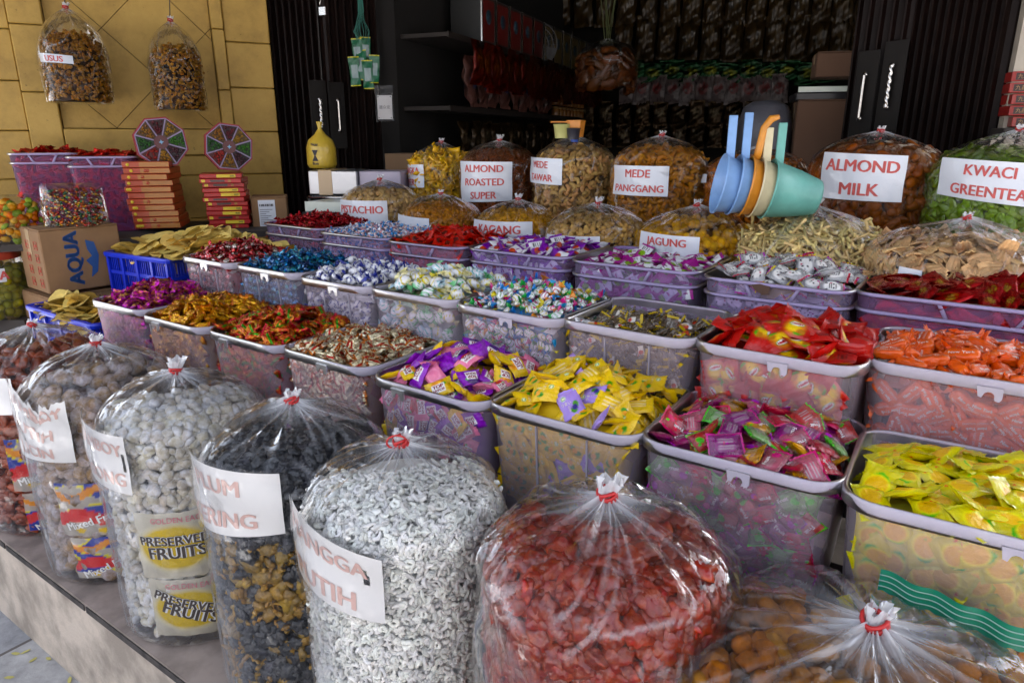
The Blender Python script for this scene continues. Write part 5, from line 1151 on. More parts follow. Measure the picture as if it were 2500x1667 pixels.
fill_tub(T, 'cherry_sweet', 'sweet', 'dark red foil twist sweet', mk('cherry_sweet', [(f_tw((.30, .005, .01), (.42, .01, .015), None),), (f_tw((.22, .004, .01), (.5, .02, .03), None),)], 't', FOIL, 27, L=.040, Rb=.010, fan=1.0, n=12, m=17), (.038, .018, .016), [(.3, .005, .01), (.12, .003, .005)], .030, .004, .024, .5, .12, seed=23)
print("candies", N_CANDY[0], "objects", len(bpy.data.objects))
# ================================================================ everything round the goods
CARD = solid("cardboard", (.30, .165, .075), .8, noise=.15, nscale=10); CARD_D = solid("cardboard_edge", (.25, .15, .08), .85)
TAPE = solid("packing_tape", (.48, .34, .20), .25)
BLUEP = solid("blue_plastic", (.010, .035, .62), .35, coat=.2); INKB = solid("ink_blue", (.02, .08, .26), .6); INKR2 = solid("ink_box_red", (.50, .07, .04), .6); INKK = solid("ink_dark", (.03, .025, .03), .6)
RZW = math.atan2(WD.y, WD.x)
def wall_pt(x, y, off): return at_plane(x, y, WP - WN * off, WN)
def up_M(p, nrm, scale=1, roll=0, up=Vector((0, 0, 1))):
    Z = Vector(nrm).normalized(); X = (up - Z * up.dot(Z)).normalized(); Y = Z.cross(X)
    M = Matrix((X, Y, Z)).transposed().to_4x4() @ Matrix.Rotation(roll, 4, 'Z'); M.translation = p; return M @ Matrix.Scale(scale, 4)
def put_text(parent, s, M, h, mat, bold=.03, name='lettering'):
    tv, tf = text(s, bold); p = pack(np.column_stack([tv[:, 0], tv[:, 1] - .35, 0 * tv[:, 0]]) * h / .72, tf)
    V = p[0] @ np.array(M.to_3x3()).T + np.array(M.translation); p[0] = V; return part(name, p, mat, parent, smooth=False)
TXT = lambda x, y, z, rz=0, ry=0: Matrix.Translation((x, y, z)) @ Matrix.Rotation(rz, 4, 'Z') @ Matrix.Rotation(R_(90), 4, 'X') @ Matrix.Rotation(ry, 4, 'Z')
# ---- two bags hung on the yellow wall
FRY = food('fried_crisp', .55, nscale=120, var=.45, bmp=.002)
for (kx, ky, by, R, sd, lab, clab) in ((150, 18, 238, .125, 61, 'hanging bag of fried snack with a paper strip on the yellow wall', 'brown curly fried snack in the hanging bag with the paper strip'),
                                 (391, 48, 256, .112, 62, 'hanging bag of fried crisps without a strip on the yellow wall', 'brown curly fried crisps in the hanging bag without a strip')):
    K = wall_pt(kx, ky, .16); B = wall_pt((kx + 5), by, .16); H = K.z - B.z; K.z = B.z
    t = empty('hanging_bag', K, 0, lab, 'bag', 'bags hanging on the yellow wall')
    film_bag(t, R, H, H * .52, sd, FILM, 1.2); bag_knot(t, H, 1.1, sd)
    part('string', tube([(0, 0, H + .01), (.004, .02, H + .12), (0, .05, H + .6)], .0022, 5), INKK, t)
    food_mass('fried_snack', K, pc_strand(.045, .0048, (.36, .17, .05), 8, sd, 1.3, 5, .3, 8), FRY, .020, .015, (.05, .02, .008), R * .97, H * .86, H * .34, clab, 'fried snack', zmin=.01, seed=sd, tilt=.5, layers=2)
    if sd == 61: paper_label(t, K, R, [(91, 122), (168, 129), (168, 148), (91, 143)], ['USUS'], 0, INK_RED, PAPER, size=1.1)
# ---- violet tubs by the wall
for (x, y, w, sd, lab) in ((12, 352, .250, 71, 'tall violet tub of red sweets at the far left, left of its twin'), (147, 360, .255, 72, 'tall violet tub of red sweets next to the orange gift boxes')):
    P = at_d(x, y, 2.70); T = tub((0, 0), P.z, w, .22, .34, 'vp', lab, yaw=RZW + R_(34.6) - .12, P=P, seed=sd, group='tall violet tubs by the wall', deep=.14)
    fill_tub(T, 'red_wrapped_sweet', 'sweet', 'red wrapped sweet in a tall violet tub by the wall, ' + ('outer one' if sd == 71 else 'inner one'), foil(f_haw, f_haw, seed=73, crump=.6, names='red_wrapped_sweet', d=P_(.05, .04, .012)), (.05, .04, .012), [(.45, .02, .03), (.25, .01, .05)], .012, .002, .042 if sd == 71 else .036, .5, .24, seed=sd)
# ---- tables and cartons on the left
def carton(P, w, d, h, rz, label, tape=True, mat=None, **k):
    t = empty('carton', P, rz, label, 'carton', k.get('group')); part('box_body', box(0, w, 0, d, 0, h, b=.004), k.get('mat2') or mat or CARD, t, smooth=False)
    part('top_flap', box(.002, w - .002, -.002, d * .49, h + .0005, h + .004), k.get('mat2') or mat or CARD, t, smooth=False); part('top_flap', box(.002, w - .002, d * .51, d + .002, h + .0005, h + .004), k.get('mat2') or mat or CARD, t, smooth=False)
    if tape: part('tape', box(w * .02, w * .98, d * .42, d * .58, h + .0045, h + .0055), TAPE, t, smooth=False); part('tape_end', box(-.0015, -.0005, d * .42, d * .58, h * .6, h), TAPE, t, smooth=False)
    return t
LTAB = empty('side_stand', at_d(150, 600, 2.75) * 1, RZW, 'dark stand against the yellow wall under the gift boxes', 'stand'); LTAB.location.z = 0
part('board', box(-.75, 1.05, -.20, .32, 1.005, 1.03), BLK, LTAB, smooth=False)
for x in (-.7, 1.0): part('leg', box(x, x + .04, -.18, -.14, 0, 1.004), BLK, LTAB, smooth=False)
P = at_d(117, 690, 2.45); zc1 = at_d(117, 676, 2.45).z; rzc = R_(52)
t = carton(Vector((P.x, P.y, zc1)), .265, .215, .225, rzc, 'worn brown carton with a large blue word printed sideways')
put_text(t, 'AQUA', TXT(.095, -.0022, .118, 0, R_(90)), .048, INKB, .06)
wv = [(.148, .160), (.176, .150), (.186, .10), (.174, .04), (.150, .022), (.158, .060), (.140, .085), (.162, .10), (.150, .125)]
p = prism([(x * 1.0 - .004, z + .02) for x, z in wv], 0, .0012); p[0] = p[0][:, [0, 2, 1]] * np.array([1, -1, 1]) + np.array([0, -.0012, 0]); part('printed_emblem', p, INKB, t, smooth=False)
for i in range(4):
    for j in range(2): p = join(box(-.0022, -.001, .03 + j * .08, .06 + j * .08, .02 + i * .045, .022 + i * .045), box(-.0022, -.001, .03 + j * .08, .06 + j * .08, .048 + i * .045, .050 + i * .045), box(-.0022, -.001, .03 + j * .08, .032 + j * .08, .022 + i * .045, .048 + i * .045), box(-.0022, -.001, .058 + j * .08, .06 + j * .08, .022 + i * .045, .048 + i * .045), box(-.0022, -.001, .040 + j * .08, .050 + j * .08, .030 + i * .045, .040 + i * .045)); part('handling_mark', p, INKR2, t, smooth=False)
carton(Vector((P.x - .0, P.y - .01, zc1 - .215)), .30, .25, .20, rzc + .03, 'plain carton with an open lid under the carton with the blue word', tape=False)
lowt = empty('low_stand', (P.x, P.y, 0), rzc, 'low dark stand under the stacked cartons', 'stand'); part('board', box(-.15, .45, -.15, .55, zc1 - .24, zc1 - .218), BLK, lowt, smooth=False); part('leg', box(-.1, -.06, 0, .04, 0, zc1 - .241), BLK, lowt, smooth=False); part('leg', box(.3, .34, 0, .04, 0, zc1 - .241), BLK, lowt, smooth=False)
# pouches on the cartons
GEM = wrapper("gem_foil", .15, .9, coat=.3)
def pouch(P, w, h, label, cols, size, nm, sd, rz=0, twn=None):
    r_ = np.random.default_rng(sd); t = empty('clear_pouch', P, rz, label, 'pouch'); n, m = 30, 22
    def fn(u, v, side=1):
        pf = (1 - np.abs(2 * u - 1) ** 2.5) ** .7 * (1 - v ** 6); return (u - .5) * w * (1 - .1 * v), -side * .07 * pf * (1 + .06 * np.sin(u * 19 + v * 13)), v * h
    g = join(grid(n, m, lambda u, v: fn(u, v, 1)), grid(n, m, lambda u, v: fn(u, v, -1))); part('pouch_film', g, FILM, t, attr=np.full(len(g[0]), .0))
    vs = []
    for c in cols: vs += pc_ellipsoid((size, size * .8, size * .6), c, 1, .15, 1, seed=sd)
    N_ = int(w * h / (size * size) * .75); u, v = r_.uniform(.04, .96, N_), r_.uniform(.02, .88, N_); x, y, z = fn(u, v); pos = np.stack([x, y * .88 + .004, z], -1)
    p = merge(vs, pos, frames(np.tile([0, -1., 0], (N_, 1)), r_, .6), np.ones(N_), np.clip(1 + r_.normal(size=N_) * .25, .3, 1.6), r_)
    o = part(nm, p, GEM if size < .01 else CASH, None, loc=P, rot=(0, 0, rz)); tag(o, twn, 'sweets', None, 'stuff'); return t
zt = zc1 + .231
pouch(Vector((at_d(180, 528, 2.52).x, at_d(180, 528, 2.52).y, zt)), .215, .15, 'clear pouch of glittering mixed sweets on the carton', [(.42, .09, .01), (.42, .24, .02), (.28, .015, .015), (.03, .14, .08), (.3, .27, .2), (.1, .03, .01)], .0075, 'glitter_sweets', 81, R_(20), 'tiny glittering mixed foil sweets in a clear pouch')
pq = at_d(40, 560, 2.55); pouch(pq, .22, .18, 'clear pouch of fruit jelly cups at the far left', [(.50, .20, .04), (.16, .20, .04), (.46, .26, .08), (.40, .10, .03)], .018, 'jelly_cups', 82, R_(20), 'round orange and green fruit jelly cups in a clear pouch')
# jar of green fruit with red lid
pj = at_d(8, 725, 2.62); jar = empty('glass_jar', pj, 0, 'big jar of green pickled fruit with a red lid at the far left', 'jar')
g = lathe([(.001, 0), (.095, 0), (.103, .012), (.103, .18), (.098, .21), (.086, .23), (.086, .25)], 40); part('jar_wall', g, FILM_TAN, jar, attr=np.full(len(g[0]), .03))
part('lid', lathe([(.090, .222), (.095, .225), (.095, .27), (.088, .278), (.001, .278)], 40), solid("lid_red", (.42, .05, .025), .45), jar)
a = np.linspace(-2.7, -.6, 30); V = [(.1055 * math.cos(x), .1055 * math.sin(x), z) for x in a for z in (.145, .195)]; lb = part('jar_sticker', pack(V, [(2 * i, 2 * i + 2, 2 * i + 3, 2 * i + 1) for i in range(29)]), PAPER, jar)
tv, tf = text('PALA', .04); an = -1.0 + tv[:, 0] * .044 / .1055; part('lettering', pack(np.stack([.1068 * np.cos(an), .1068 * np.sin(an), .17 + (tv[:, 1] - .35) * .044], -1), tf), INK_RED, lb, smooth=False)
food_mass('green_fruit', pj, pc_ellipsoid((.017, .016, .016), (.30, .28, .04), 4, .08, 2, seed=9), CASH, .030, .028, (.08, .08, .02), .100, .215, .03, 'green pickled fruit packed in the jar', 'pickled fruit', zmin=.01, seed=83, layers=2)
tag(part('jar_block', box(-.12, .12, -.1, .1, 0, pj.z - .002), BLK, None, smooth=False, loc=(pj.x, pj.y + .04, 0)), 'dark block under the jar of green fruit', 'stand')
# ---- gift boxes in two stacks, octagonal trays on top
OR1 = solid("giftbox_orange", (.40, .045, .008), .4, coat=.1); OR2 = solid("giftbox_gold", (.40, .15, .02), .4, coat=.1); RD1 = solid("giftbox_red", (.42, .008, .008), .4, coat=.1); YLW = solid("giftbox_yellow", (.70, .50, .02), .4); BRD = solid("giftbox_window", (.05, .012, .01), .3)
r_ = np.random.default_rng(12)
def stack(x0, x1, ytop, ybot, n, d, kind):
    A = at_d(x0, ybot, d); Bx = at_d(x1, ybot, d); zt_ = at_d(x0, ytop, d).z; w = (Bx - A).length * .86; h = (zt_ - A.z) / n
    for i in range(n):
        rz = RZW - .22 + r_.normal() * .05; t = empty('gift_box', (A.x + r_.normal() * .006 + (.012 if i < 6 else 0), A.y + r_.normal() * .006, A.z + h * i), rz, ('flat orange gold gift box in the stack beside the violet tub' if kind else 'flat red gift box in the stack beside the small carton'), 'gift box', 'orange gift box stack' if kind else 'red gift box stack')
        part('box_body', box(0, w, 0, .20, .0005, h - .001, b=.002), OR1 if kind else RD1, t, smooth=False)
        if kind:
            part('side_print', box(w * .36, w * .99, -.0012, -.0002, h * .12, h * .88), OR2, t, smooth=False)
            for q in range(5): part('fruit_print', xf(lathe([(.001, 0), (h * .26, .0003), (h * .26, 0)], 14), rotm(R_(90)), (w * (.07 + .05 * q) + (w * .25 if q > 2 else 0), -.0014, h * .5)), OR1 if q > 2 else YLW, t) if r_.random() < .45 else None
        else:
            k = r_.random()
            if k < .45: part('side_print', box(w * .4, w * .85, -.0012, -.0002, h * .15, h * .85), YLW, t, smooth=False); b_ = [box(w * (.72 + q * .018), w * (.728 + q * .018), -.002, -.0012, h * .3, h * .7) for q in range(6)]; part('barcode', join(*b_), INKK, t, smooth=False)
            else: part('side_window', box(w * .26, w * .6, -.0012, -.0002, h * .25, h * .75), BRD, t, smooth=False); part('fruit_print', box(w * .05, w * .14, -.0012, -.0002, h * .2, h * .8, b=.0004), YLW, t, smooth=False); part('fruit_print', box(w * .68, w * .75, -.0012, -.0002, h * .2, h * .8, b=.0004), OR2, t, smooth=False)
    return A
stack(299, 412, 370, 527, 11, 2.78, True); stack(474, 578, 398, 527, 12, 2.92, False)
def octa(cx, cy, d, label, seed, tilt, g='octagonal trays of sorted nuts leaning on the yellow wall'):
    c = at_d(cx, cy, d); t = bpy.data.objects.new('octagonal_tray', None); COL.objects.link(t); tag(t, label, 'tray', None)
    M = up_M(c, -WN * .9 + Vector((.25, -.2, .10)), 1, tilt); t.matrix_world = M; R = .105; o8 = [(R * math.cos(R_(22.5 + 45 * i)), R * math.sin(R_(22.5 + 45 * i))) for i in range(8)]
    part('tray_base', prism(o8, -.022, 0), solid('tray_red', (.28, .01, .02), .4), t, smooth=False)
    o9 = [(x * .94, y * .94) for x, y in o8]; Vs = []; Fs = []
    part('white_insert', prism(o9, .0005, .003), solid('tray_white', (.27, .20, .34), .4), t, smooth=False)
    cols = [(.45, .2, .04), (.03, .12, .02), (.45, .03, .02), (.5, .25, .05), (.08, .02, .03), (.06, .22, .02), (.5, .28, .06), (.15, .02, .03)]
    for i in range(8):
        a0, a1 = R_(22.5 + 45 * i), R_(67.5 + 45 * i); am = (a0 + a1) / 2; cc = (math.cos(am), math.sin(am)); f = lambda r, a: (r * math.cos(a), r * math.sin(a))
        q = [f(.026, a0 + .10), f(.094, a0 + .03), f(.094, a1 - .03), f(.026, a1 - .10)]
        cell = part('nut_compartment', prism(q, .0032, .0042, (*[x * .15 for x in cols[i]], 1)), VCOL, t, smooth=False); L = []; rr_ = np.random.default_rng(seed + i)
        for k in range(26):
            r = rr_.uniform(.036, .084); a = am + rr_.uniform(-.28, .28) * (1 if r > .05 else .7); s = rr_.uniform(.004, .006); L.append(xf(ico(1), None, (r * math.cos(a), r * math.sin(a), .0062), s, jitcol(cols[i], .3, rr_) / 1.0))
            L[-1][3][:, :3] = np.array(jitcol(cols[i], .3, rr_)) * .5
        part('nut_pile', join(*L), VCOL, cell)
    hub = part('centre_sticker', prism([(.027 * math.cos(a), .027 * math.sin(a)) for a in np.linspace(0, TAU, 25)[:-1]], .0044, .007), solid('hub_red', (.09, .006, .006), .3), t, smooth=False)
    part('sticker_print', xf(prism([(.010, 0), (.003, .003), (0, .010), (-.003, .003), (-.010, 0), (-.003, -.003), (0, -.010), (.003, -.003)], .0072, .0076), None), solid('sticker_blue', (.2, .4, .6), .4), hub, smooth=False)
octa(370, 327, 2.80, 'octagonal nut tray leaning on the wall above the orange gift boxes', 5, .1); octa(526, 338, 2.95, 'octagonal nut tray leaning on the wall above the red gift boxes', 6, -.12)
P = at_d(582, 527, 3.0); t = carton(P, .15, .14, .135, RZW - .2, 'small carton with a white address sticker beside the red gift boxes', tape=False)
st_ = part('address_sticker', box(.03, .10, -.0015, -.0003, .012, .125), PAPER, t, smooth=False); part('barcode', join(*[box(.035 + i * .006, .038 + i * .006 + (i % 3) * .001, -.0025, -.0015, .098, .108) for i in range(10)]), INKK, st_, smooth=False); part('print_lines', join(*[box(.035, .06 + (i * 7 % 5) * .007, -.0025, -.0015, .02 + i * .009, .022 + i * .009) for i in range(8)]), INKK, st_, smooth=False)
# chrome edged dark case behind the crate
P = at_d(296, 600, 2.72); t = empty('metal_case', P, RZW - .2, 'dark metal case with a chrome edge behind the blue crate', 'case'); part('case_body', box(0, .26, 0, .15, 0, .085, b=.006), INKK, t, smooth=False); part('chrome_edge', tube([(.012, -.006, .078), (.22, -.006, .078)], .008, 8), STEEL, t)
# ---- blue crates with flat crackers
CRK = food('flat_cracker', .6, nscale=40, var=.2, bmp=.002)
def cracker(seed, R=.062):
    r_ = np.random.default_rng(seed); n, m = 28, 6; a, b, ph = r_.uniform(-1, 1, 3), r_.uniform(1, 3), r_.uniform(0, 6)
    def fn(u, v, o=0): th = u * TAU; rr = R * v * (1 + .10 * np.sin(2 * th + ph) + .05 * np.sin(5 * th + ph)); x, y = rr * np.cos(th), rr * np.sin(th) * .8; return x, y, o + a[0] * x * x * 2.5 + a[1] * y * y * 3 + a[2] * x * y * 2 + .002 * np.sin(x * 160 + ph) * v
    c = jitcol((.86, .66, .26), .14, r_); g1 = grid(n, m, lambda u, v: fn(u, v, .0009), (*c, 1), True); g2 = grid(n, m, lambda u, v: fn(u, v, -.0009), (*c, 1), True); return join(g1, g2)
CRM = [mesh_of(cracker(300 + i), 'flat_cracker', CRK) for i in range(7)]
def crate(fl, z, w, d, h, label, yaw, n, hp, P=None, clab='', ext=0):
    P = P or at_z(*fl, z); rz = -R_(34.6) + yaw; e = Vector((math.cos(rz), math.sin(rz), 0)); nv = Vector((-math.sin(rz), math.cos(rz), 0)); c = P + e * w / 2 + nv * d / 2; c.z = z - h
    t = empty('plastic_crate', c, rz, label, 'crate', 'blue crates of flat crackers'); tp = .06
    part('crate_base', box(-w * .46, w * .46, -d * .46, d * .46, 0, .008), BLUEP, t, smooth=False)
    part('crate_rim', sweep(w, d, .012, [(-.004, h), (.012, h), (.014, h - .006), (.012, h - .016), (.009, h - .016), (.008, h - .005), (-.004, h - .005)], 3), BLUEP, t, smooth=False)
    part('crate_band', join(sweep(w - .012, d - .012, .012, [(0, h * .55), (.008, h * .55), (.008, h * .47), (0, h * .47)], 3), sweep(w - .03, d - .03, .012, [(0, .02), (.006, .02), (.006, 0), (0, 0)], 3)), BLUEP, t, smooth=False)
    for s, L_ in ((0, w), (1, d)):
        for sg in (-1, 1):
            q = []; x = -L_ / 2 + .012
            while x < L_ / 2 - .01:
                k = int((x + L_ / 2) / .055) % 3; ww = .0035 if k != 1 else .003
                o = sg * ((d if s == 0 else w) / 2 - .004); b_ = box(x, x + ww, o - .002, o + .002, .006, h - .006) if s == 0 else box(o - .002, o + .002, x, x + ww, .006, h - .006)
                q.append(b_); x += .011 if k != 1 else .014
            for xx in np.linspace(-L_ / 2 + .005, L_ / 2 - .015, 5):
                o = sg * ((d if s == 0 else w) / 2); q.append(box(xx, xx + .012, o - .006, o + .002, 0, h - .006) if s == 0 else box(o - .006, o + .002, xx, xx + .012, 0, h - .006))
            part('crate_side', join(*q), BLUEP, t, smooth=False)
    r_ = np.random.default_rng(n); Mt = Matrix.Translation(c) @ Matrix.Rotation(rz, 4, 'Z')
    for i in range(n):
        x = r_.uniform(-w * .38, w * .42 + ext); y = r_.uniform(-d * .38, d * .42); k = max(0, 1 - abs(x - ext / 2) / (w * .62 + ext / 2)) ** .6 * max(0, 1 - (y / d * 1.7) ** 2); z_ = h - .03 + hp * k * r_.uniform(.55, 1)
        nz = Vector((r_.normal() * .3 - .1, r_.normal() * .3 - .25, 1)).normalized(); a_ = r_.uniform(0, TAU); X = Vector((math.cos(a_), math.sin(a_), 0)); X = (X - nz * X.dot(nz)).normalized(); M = Matrix((X, nz.cross(X), nz)).transposed().to_4x4(); M.translation = (x, y, z_)
        put('flat_cracker', CRM[int(r_.integers(7))], Mt @ M, clab, 'cracker', clab)
    return t
crate((243, 577), 1.0, .36, .30, .15, 'upper blue crate heaped with flat yellowish crackers', .10, 230, .11, clab='flat wavy cracker heaped in the upper blue crate', ext=.36)
crate((240, 660), .845, .34, .28, .13, 'blue crate under the upper cracker crate, mostly hidden', .10, 4, .0, clab='flat wavy cracker in the hidden blue crate')
tag(part('crate_block', box(-.14, .14, -.11, .11, 0, .713), BLK, None, smooth=False, loc=at_z(330, 640, .72) * 1 - Vector((0, -.12, .72)), rot=(0, 0, -.5)), 'dark block under the blue crates', 'stand')
Pn = at_n(213, 744, .955); Pn = Pn - RE * .46; crate(None, Pn.z, .46, .155, .12, 'blue crate edge and yellow crackers behind the farthest front bag', 0, 90, .055, P=Pn, clab='flat pale cracker heaped behind the farthest front bag')
# ---- silver box, tray and scale on the stand behind the violet tubs
FOILB = solid("silver_wrap", (.40, .41, .44), .3, .9, bumps=.004, bscale=9); WHT = solid("white_plastic", (.62, .66, .58), .4); BLKP = solid("black_plastic", (.015, .015, .017), .3)
P = at_d(711, 447, 2.95); t = empty('parcel', P, R_(-6), 'silver foil wrapped parcel with a brown tape band beside the shutter', 'parcel')
part('foil_wrap', box(0, .215, 0, .2, 0, .10, b=.004), FOILB, t, smooth=False); part('tape_band', box(.045, .105, -.002, .2, -.001, .102), TAPE, t, smooth=False); part('side_pack', box(.217, .40, .02, .2, 0, .097, b=.004), solid("lilac_sheet", (.45, .40, .50), .4), t, smooth=False)
t = empty('metal_tray', at_d(708, 470, 2.93), R_(-6), 'dark metal tray under the silver parcel', 'tray'); part('tray_floor', box(0, .42, 0, .22, 0, .012), BLKP, t, smooth=False); part('tray_rim', tube([(0, 0, .03), (.42, 0, .03)], .006, 8), STEEL, t)
for x in (0, .408): part('tray_side', box(x, x + .012, 0, .22, .0122, .03), BLKP, t, smooth=False)
P = at_d(688, 508, 2.75); t = empty('weighing_scale', P, R_(-8), 'white and black weighing scale behind the farthest violet tub', 'scale')
part('scale_case', join(prism([(0, 0), (.26, 0), (.25, .16), (.02, .16)], 0, .02), prism([(.01, .01), (.25, .01), (.24, .15), (.03, .15)], .02, .035)), BLKP, t, smooth=False); part('scale_cover', prism([(.015, .03), (.25, .02), (.235, .17), (.06, .17)], .036, .075), WHT, t, smooth=False); part('orange_strip', box(-.02, .06, -.004, -.001, .016, .024), solid('orange_plastic', (.70, .22, .01), .35), t, smooth=False)
# yellow pouch of beans hung on the shutter
YP = solid("yellow_pouch", (.62, .42, .04), .35, coat=.4, bumps=.004, bscale=60); P = at_d(741, 387, 3.15); t = empty('bean_pouch', P, 0, 'yellow netted snack pouch printed with a dark hourglass figure', 'pouch')
pr = [(.001, 0), (.058, .002), (.066, .02), (.066, .09), (.055, .125), (.025, .150), (.008, .175), (.014, .205)]; part('pouch_body', lathe(pr, 36), YP, t)
hg = [(-.014, .082), (.014, .082), (.003, .058), (.014, .034), (-.014, .034), (-.003, .058)]; an = -1.75
p = prism(hg, 0, .001); V = p[0]; a_ = an + V[:, 0] / .067; p[0] = np.stack([(.0672 + V[:, 2]) * np.cos(a_), (.0672 + V[:, 2]) * np.sin(a_), V[:, 1]], -1); part('hourglass_print', p, INKK, t, smooth=False)
for s_, z_ in (('Noir', .1), ('Bon', .018)):
    tv, tf = text(s_, .04); a_ = an + tv[:, 0] * .018 / .067; part('lettering', pack(np.stack([.0675 * np.cos(a_), .0675 * np.sin(a_), z_ + tv[:, 1] * .018], -1), tf), INKK, t, smooth=False)
# ---- scoops
def plastic(n, c): return solid(n, c, .42, coat=.1, noise=.22, nscale=13, bumps=.0008, bscale=60)
SCO = [('blue', (.22, .40, .72), 1649), ('blue2', (.20, .38, .70), 1683), ('orange', (.68, .26, .02), 1708), ('cream', (.66, .58, .36), 1731), ('green', (.14, .42, .36), 1760)]
for i, (nm, c, px) in enumerate(SCO):
    cpt = at_d(px + 2, 422 + i * 3, 1.78); t = bpy.data.objects.new('scoop_cup', None); COL.objects.link(t)
    lab = ['light blue scoop cup, outermost of the nested five', 'second light blue scoop cup, next to the orange one', 'orange scoop cup with a curved hook handle', 'cream scoop cup between the orange and green ones', 'sea green scoop cup, innermost and fully seen, base towards the almonds'][i]
    tag(t, lab, 'scoop', 'nested plastic scoop cups'); ax = (Vector((1, 0, -.17)) + Vector((0, -.10, 0))).normalized()
    Z = ax; U = Vector((0, 0, 1)); X = (U - Z * U.dot(Z)).normalized(); Y = Z.cross(X); M = Matrix((X, Y, Z)).transposed().to_4x4(); M.translation = cpt; t.matrix_world = M
    m = plastic('scoop_' + nm, c); R = .073
    part('cup', lathe([(R + .004, -.002), (R + .005, .0), (R + .004, .003), (R, .004), (R * .83, .07), (R * .64, .120), (R * .60, .128), (.001, .130), (.001, .127), (R * .58, .125), (R * .62, .118), (R * .81, .068), (R - .002, .0), (R + .004, -.002)], 48), m, t)
    if nm == 'orange':
        pts = [(R * .95, 0, .012), (R + .03, 0, .012), (R + .075, 0, .010), (R + .100, 0, .022), (R + .108, 0, .040)]; V = []; F = []
        h_ = tube(pts, [.010, .010, .009, .010, .006], 10); h_[0][:, 1] *= .9; part('hook_handle', h_, m, t)
    else:
        Mi = M.to_3x3().inverted(); up = Mi @ Vector((0, 0, 1)); b0 = Vector((R - .006, 0, .012)); L_ = [.105, .115, 0, .085, .10][i]; w2 = .0105
        p = box(0, L_, -.004, .004, -w2, w2, b=.0012); ang = math.atan2(up.z, up.x); p[0] = p[0] @ rotm(0, -ang, 0).T + np.array(b0); part('handle', p, m, t, smooth=False)
# measuring cups on the pale cashews
P = at_d(1300, 318, 2.38); 
for k, (nm, c, dx, dz, sc, lab) in enumerate((('yellow', (.50, .48, .16), -.014, .0, 1.0, 'short yellow measuring cup on the pale cashew bag'), ('orange', (.68, .24, .02), .034, .004, 1.18, 'orange measuring cup on the pale cashew bag'), ('dark', (.02, .02, .03), .024, -.004, .8, 'small dark cup in front of the orange measuring cup'), ('blue', (.02, .07, .35), .028, -.012, .5, 'tiny blue cup peeking out under the dark one'))):
    t = empty('measuring_cup', (P.x + dx, P.y - .02 * (k > 1), P.z + dz), .2 + k * .15, lab, 'cup', 'measuring cups on the cashew bag'); s = .030 * sc
    V = lathe([(s * .8, 0), (s, .045 * sc), (s * 1.06, .047 * sc), (s * 1.04, .044 * sc), (s * .95, .042 * sc), (s * .76, .003), (.001, .003)], 28 if k != 1 else 4); part('cup', V, plastic('cup_' + nm, c), t, smooth=k != 1)
    part('handle', box(-s - .05 * sc, -s * .8, -.007, .007, .040 * sc, .044 * sc) if k == 1 else box(s * .3, s + .008, -.006, .006, .036 * sc, .0395 * sc), plastic('cup_' + nm, c), t, smooth=False)
# ---- things at the right of the opening
P = at_d(1822, 330, 3.05); carton(P - Vector((0, 0, .12)), .27, .25, .30, R_(-16), 'large dark brown carton beside the steel shutter handles', group='cartons by the right shutter', mat=solid('dim_cardboard', (.11, .055, .03), .85))  # cardboard brown darkened to carry the shop's dimness
P = at_d(1826, 232, 3.0); t = empty('weighing_scale', P, R_(-14), 'dark scale with a cream cover on top of the large carton', 'scale'); part('scale_case', box(0, .27, 0, .22, 0, .035, b=.006), BLKP, t, smooth=False); part('scale_cover', prism([(.01, .01), (.27, .01), (.25, .2), (.07, .2)], .036, .058), WHT, t, smooth=False)
P = at_d(1872, 178, 3.02); carton(P, .19, .18, .10, R_(-16), 'small taped carton on top of the scale', group='cartons by the right shutter', mat=solid('dim_cardboard', (.11, .055, .03), .85))
GREY = solid("grey_sack", (.10, .10, .12), .35, bumps=.012, bscale=14); P = at_d(1750, 345, 3.2); t = empty('plastic_sack', P - Vector((0, 0, .10)), 0, 'grey crumpled plastic sack behind the green scoop handle', 'sack'); part('sack_body', lathe([(.001, 0), (.10, 0), (.125, .05), (.12, .22), (.10, .29), (.06, .315), (.02, .32)], 30), GREY, t)
RB = solid("red_lacquer", (.32, .012, .008), .35, coat=.3); RBD = solid("dark_print", (.03, .008, .008), .4); GLD = solid("gold_ink", (.40, .22, .08), .4)
for i in range(5):
    P = at_d(2322 - (i % 2) * 6, 292 - i * 26, 2.28); t = empty('tea_box', P, -.35 + (i % 3) * .06, 'dark red box with gold characters stacked at the right edge', 'box', 'dark red boxes at the right edge'); part('box_body', box(0, .2, 0, .12, 0, .032, b=.002), RB, t, smooth=False); f_ = part('front_print', box(.012, .19, -.0012, -.0002, .005, .027), RBD, t, smooth=False); put_text(f_, '九昌發發', TXT(.05, -.002, .016), .012, GLD, .01)
p_ = at_d(2316, 292, 2.28); tag(part('side_block', box(-.02, .24, -.03, .15, 0, p_.z - .003, b=.004), BLK, None, smooth=False, loc=(p_.x, p_.y, 0), rot=(0, 0, -.32)), 'dark stand under the red boxes at the right edge', 'stand')
pb_ = empty('small_stand', (pq.x, pq.y, 0), R_(20), 'thin dark stand under the clear pouch of jelly cups', 'stand'); part('board', box(-.15, .11, -.06, .14, pq.z - .02, pq.z - .002, b=.003), BLK, pb_, smooth=False); [part('leg', box(x, x + .015, .12, .135, 0, pq.z - .021), BLK, pb_, smooth=False) for x in (-.14, .09)]
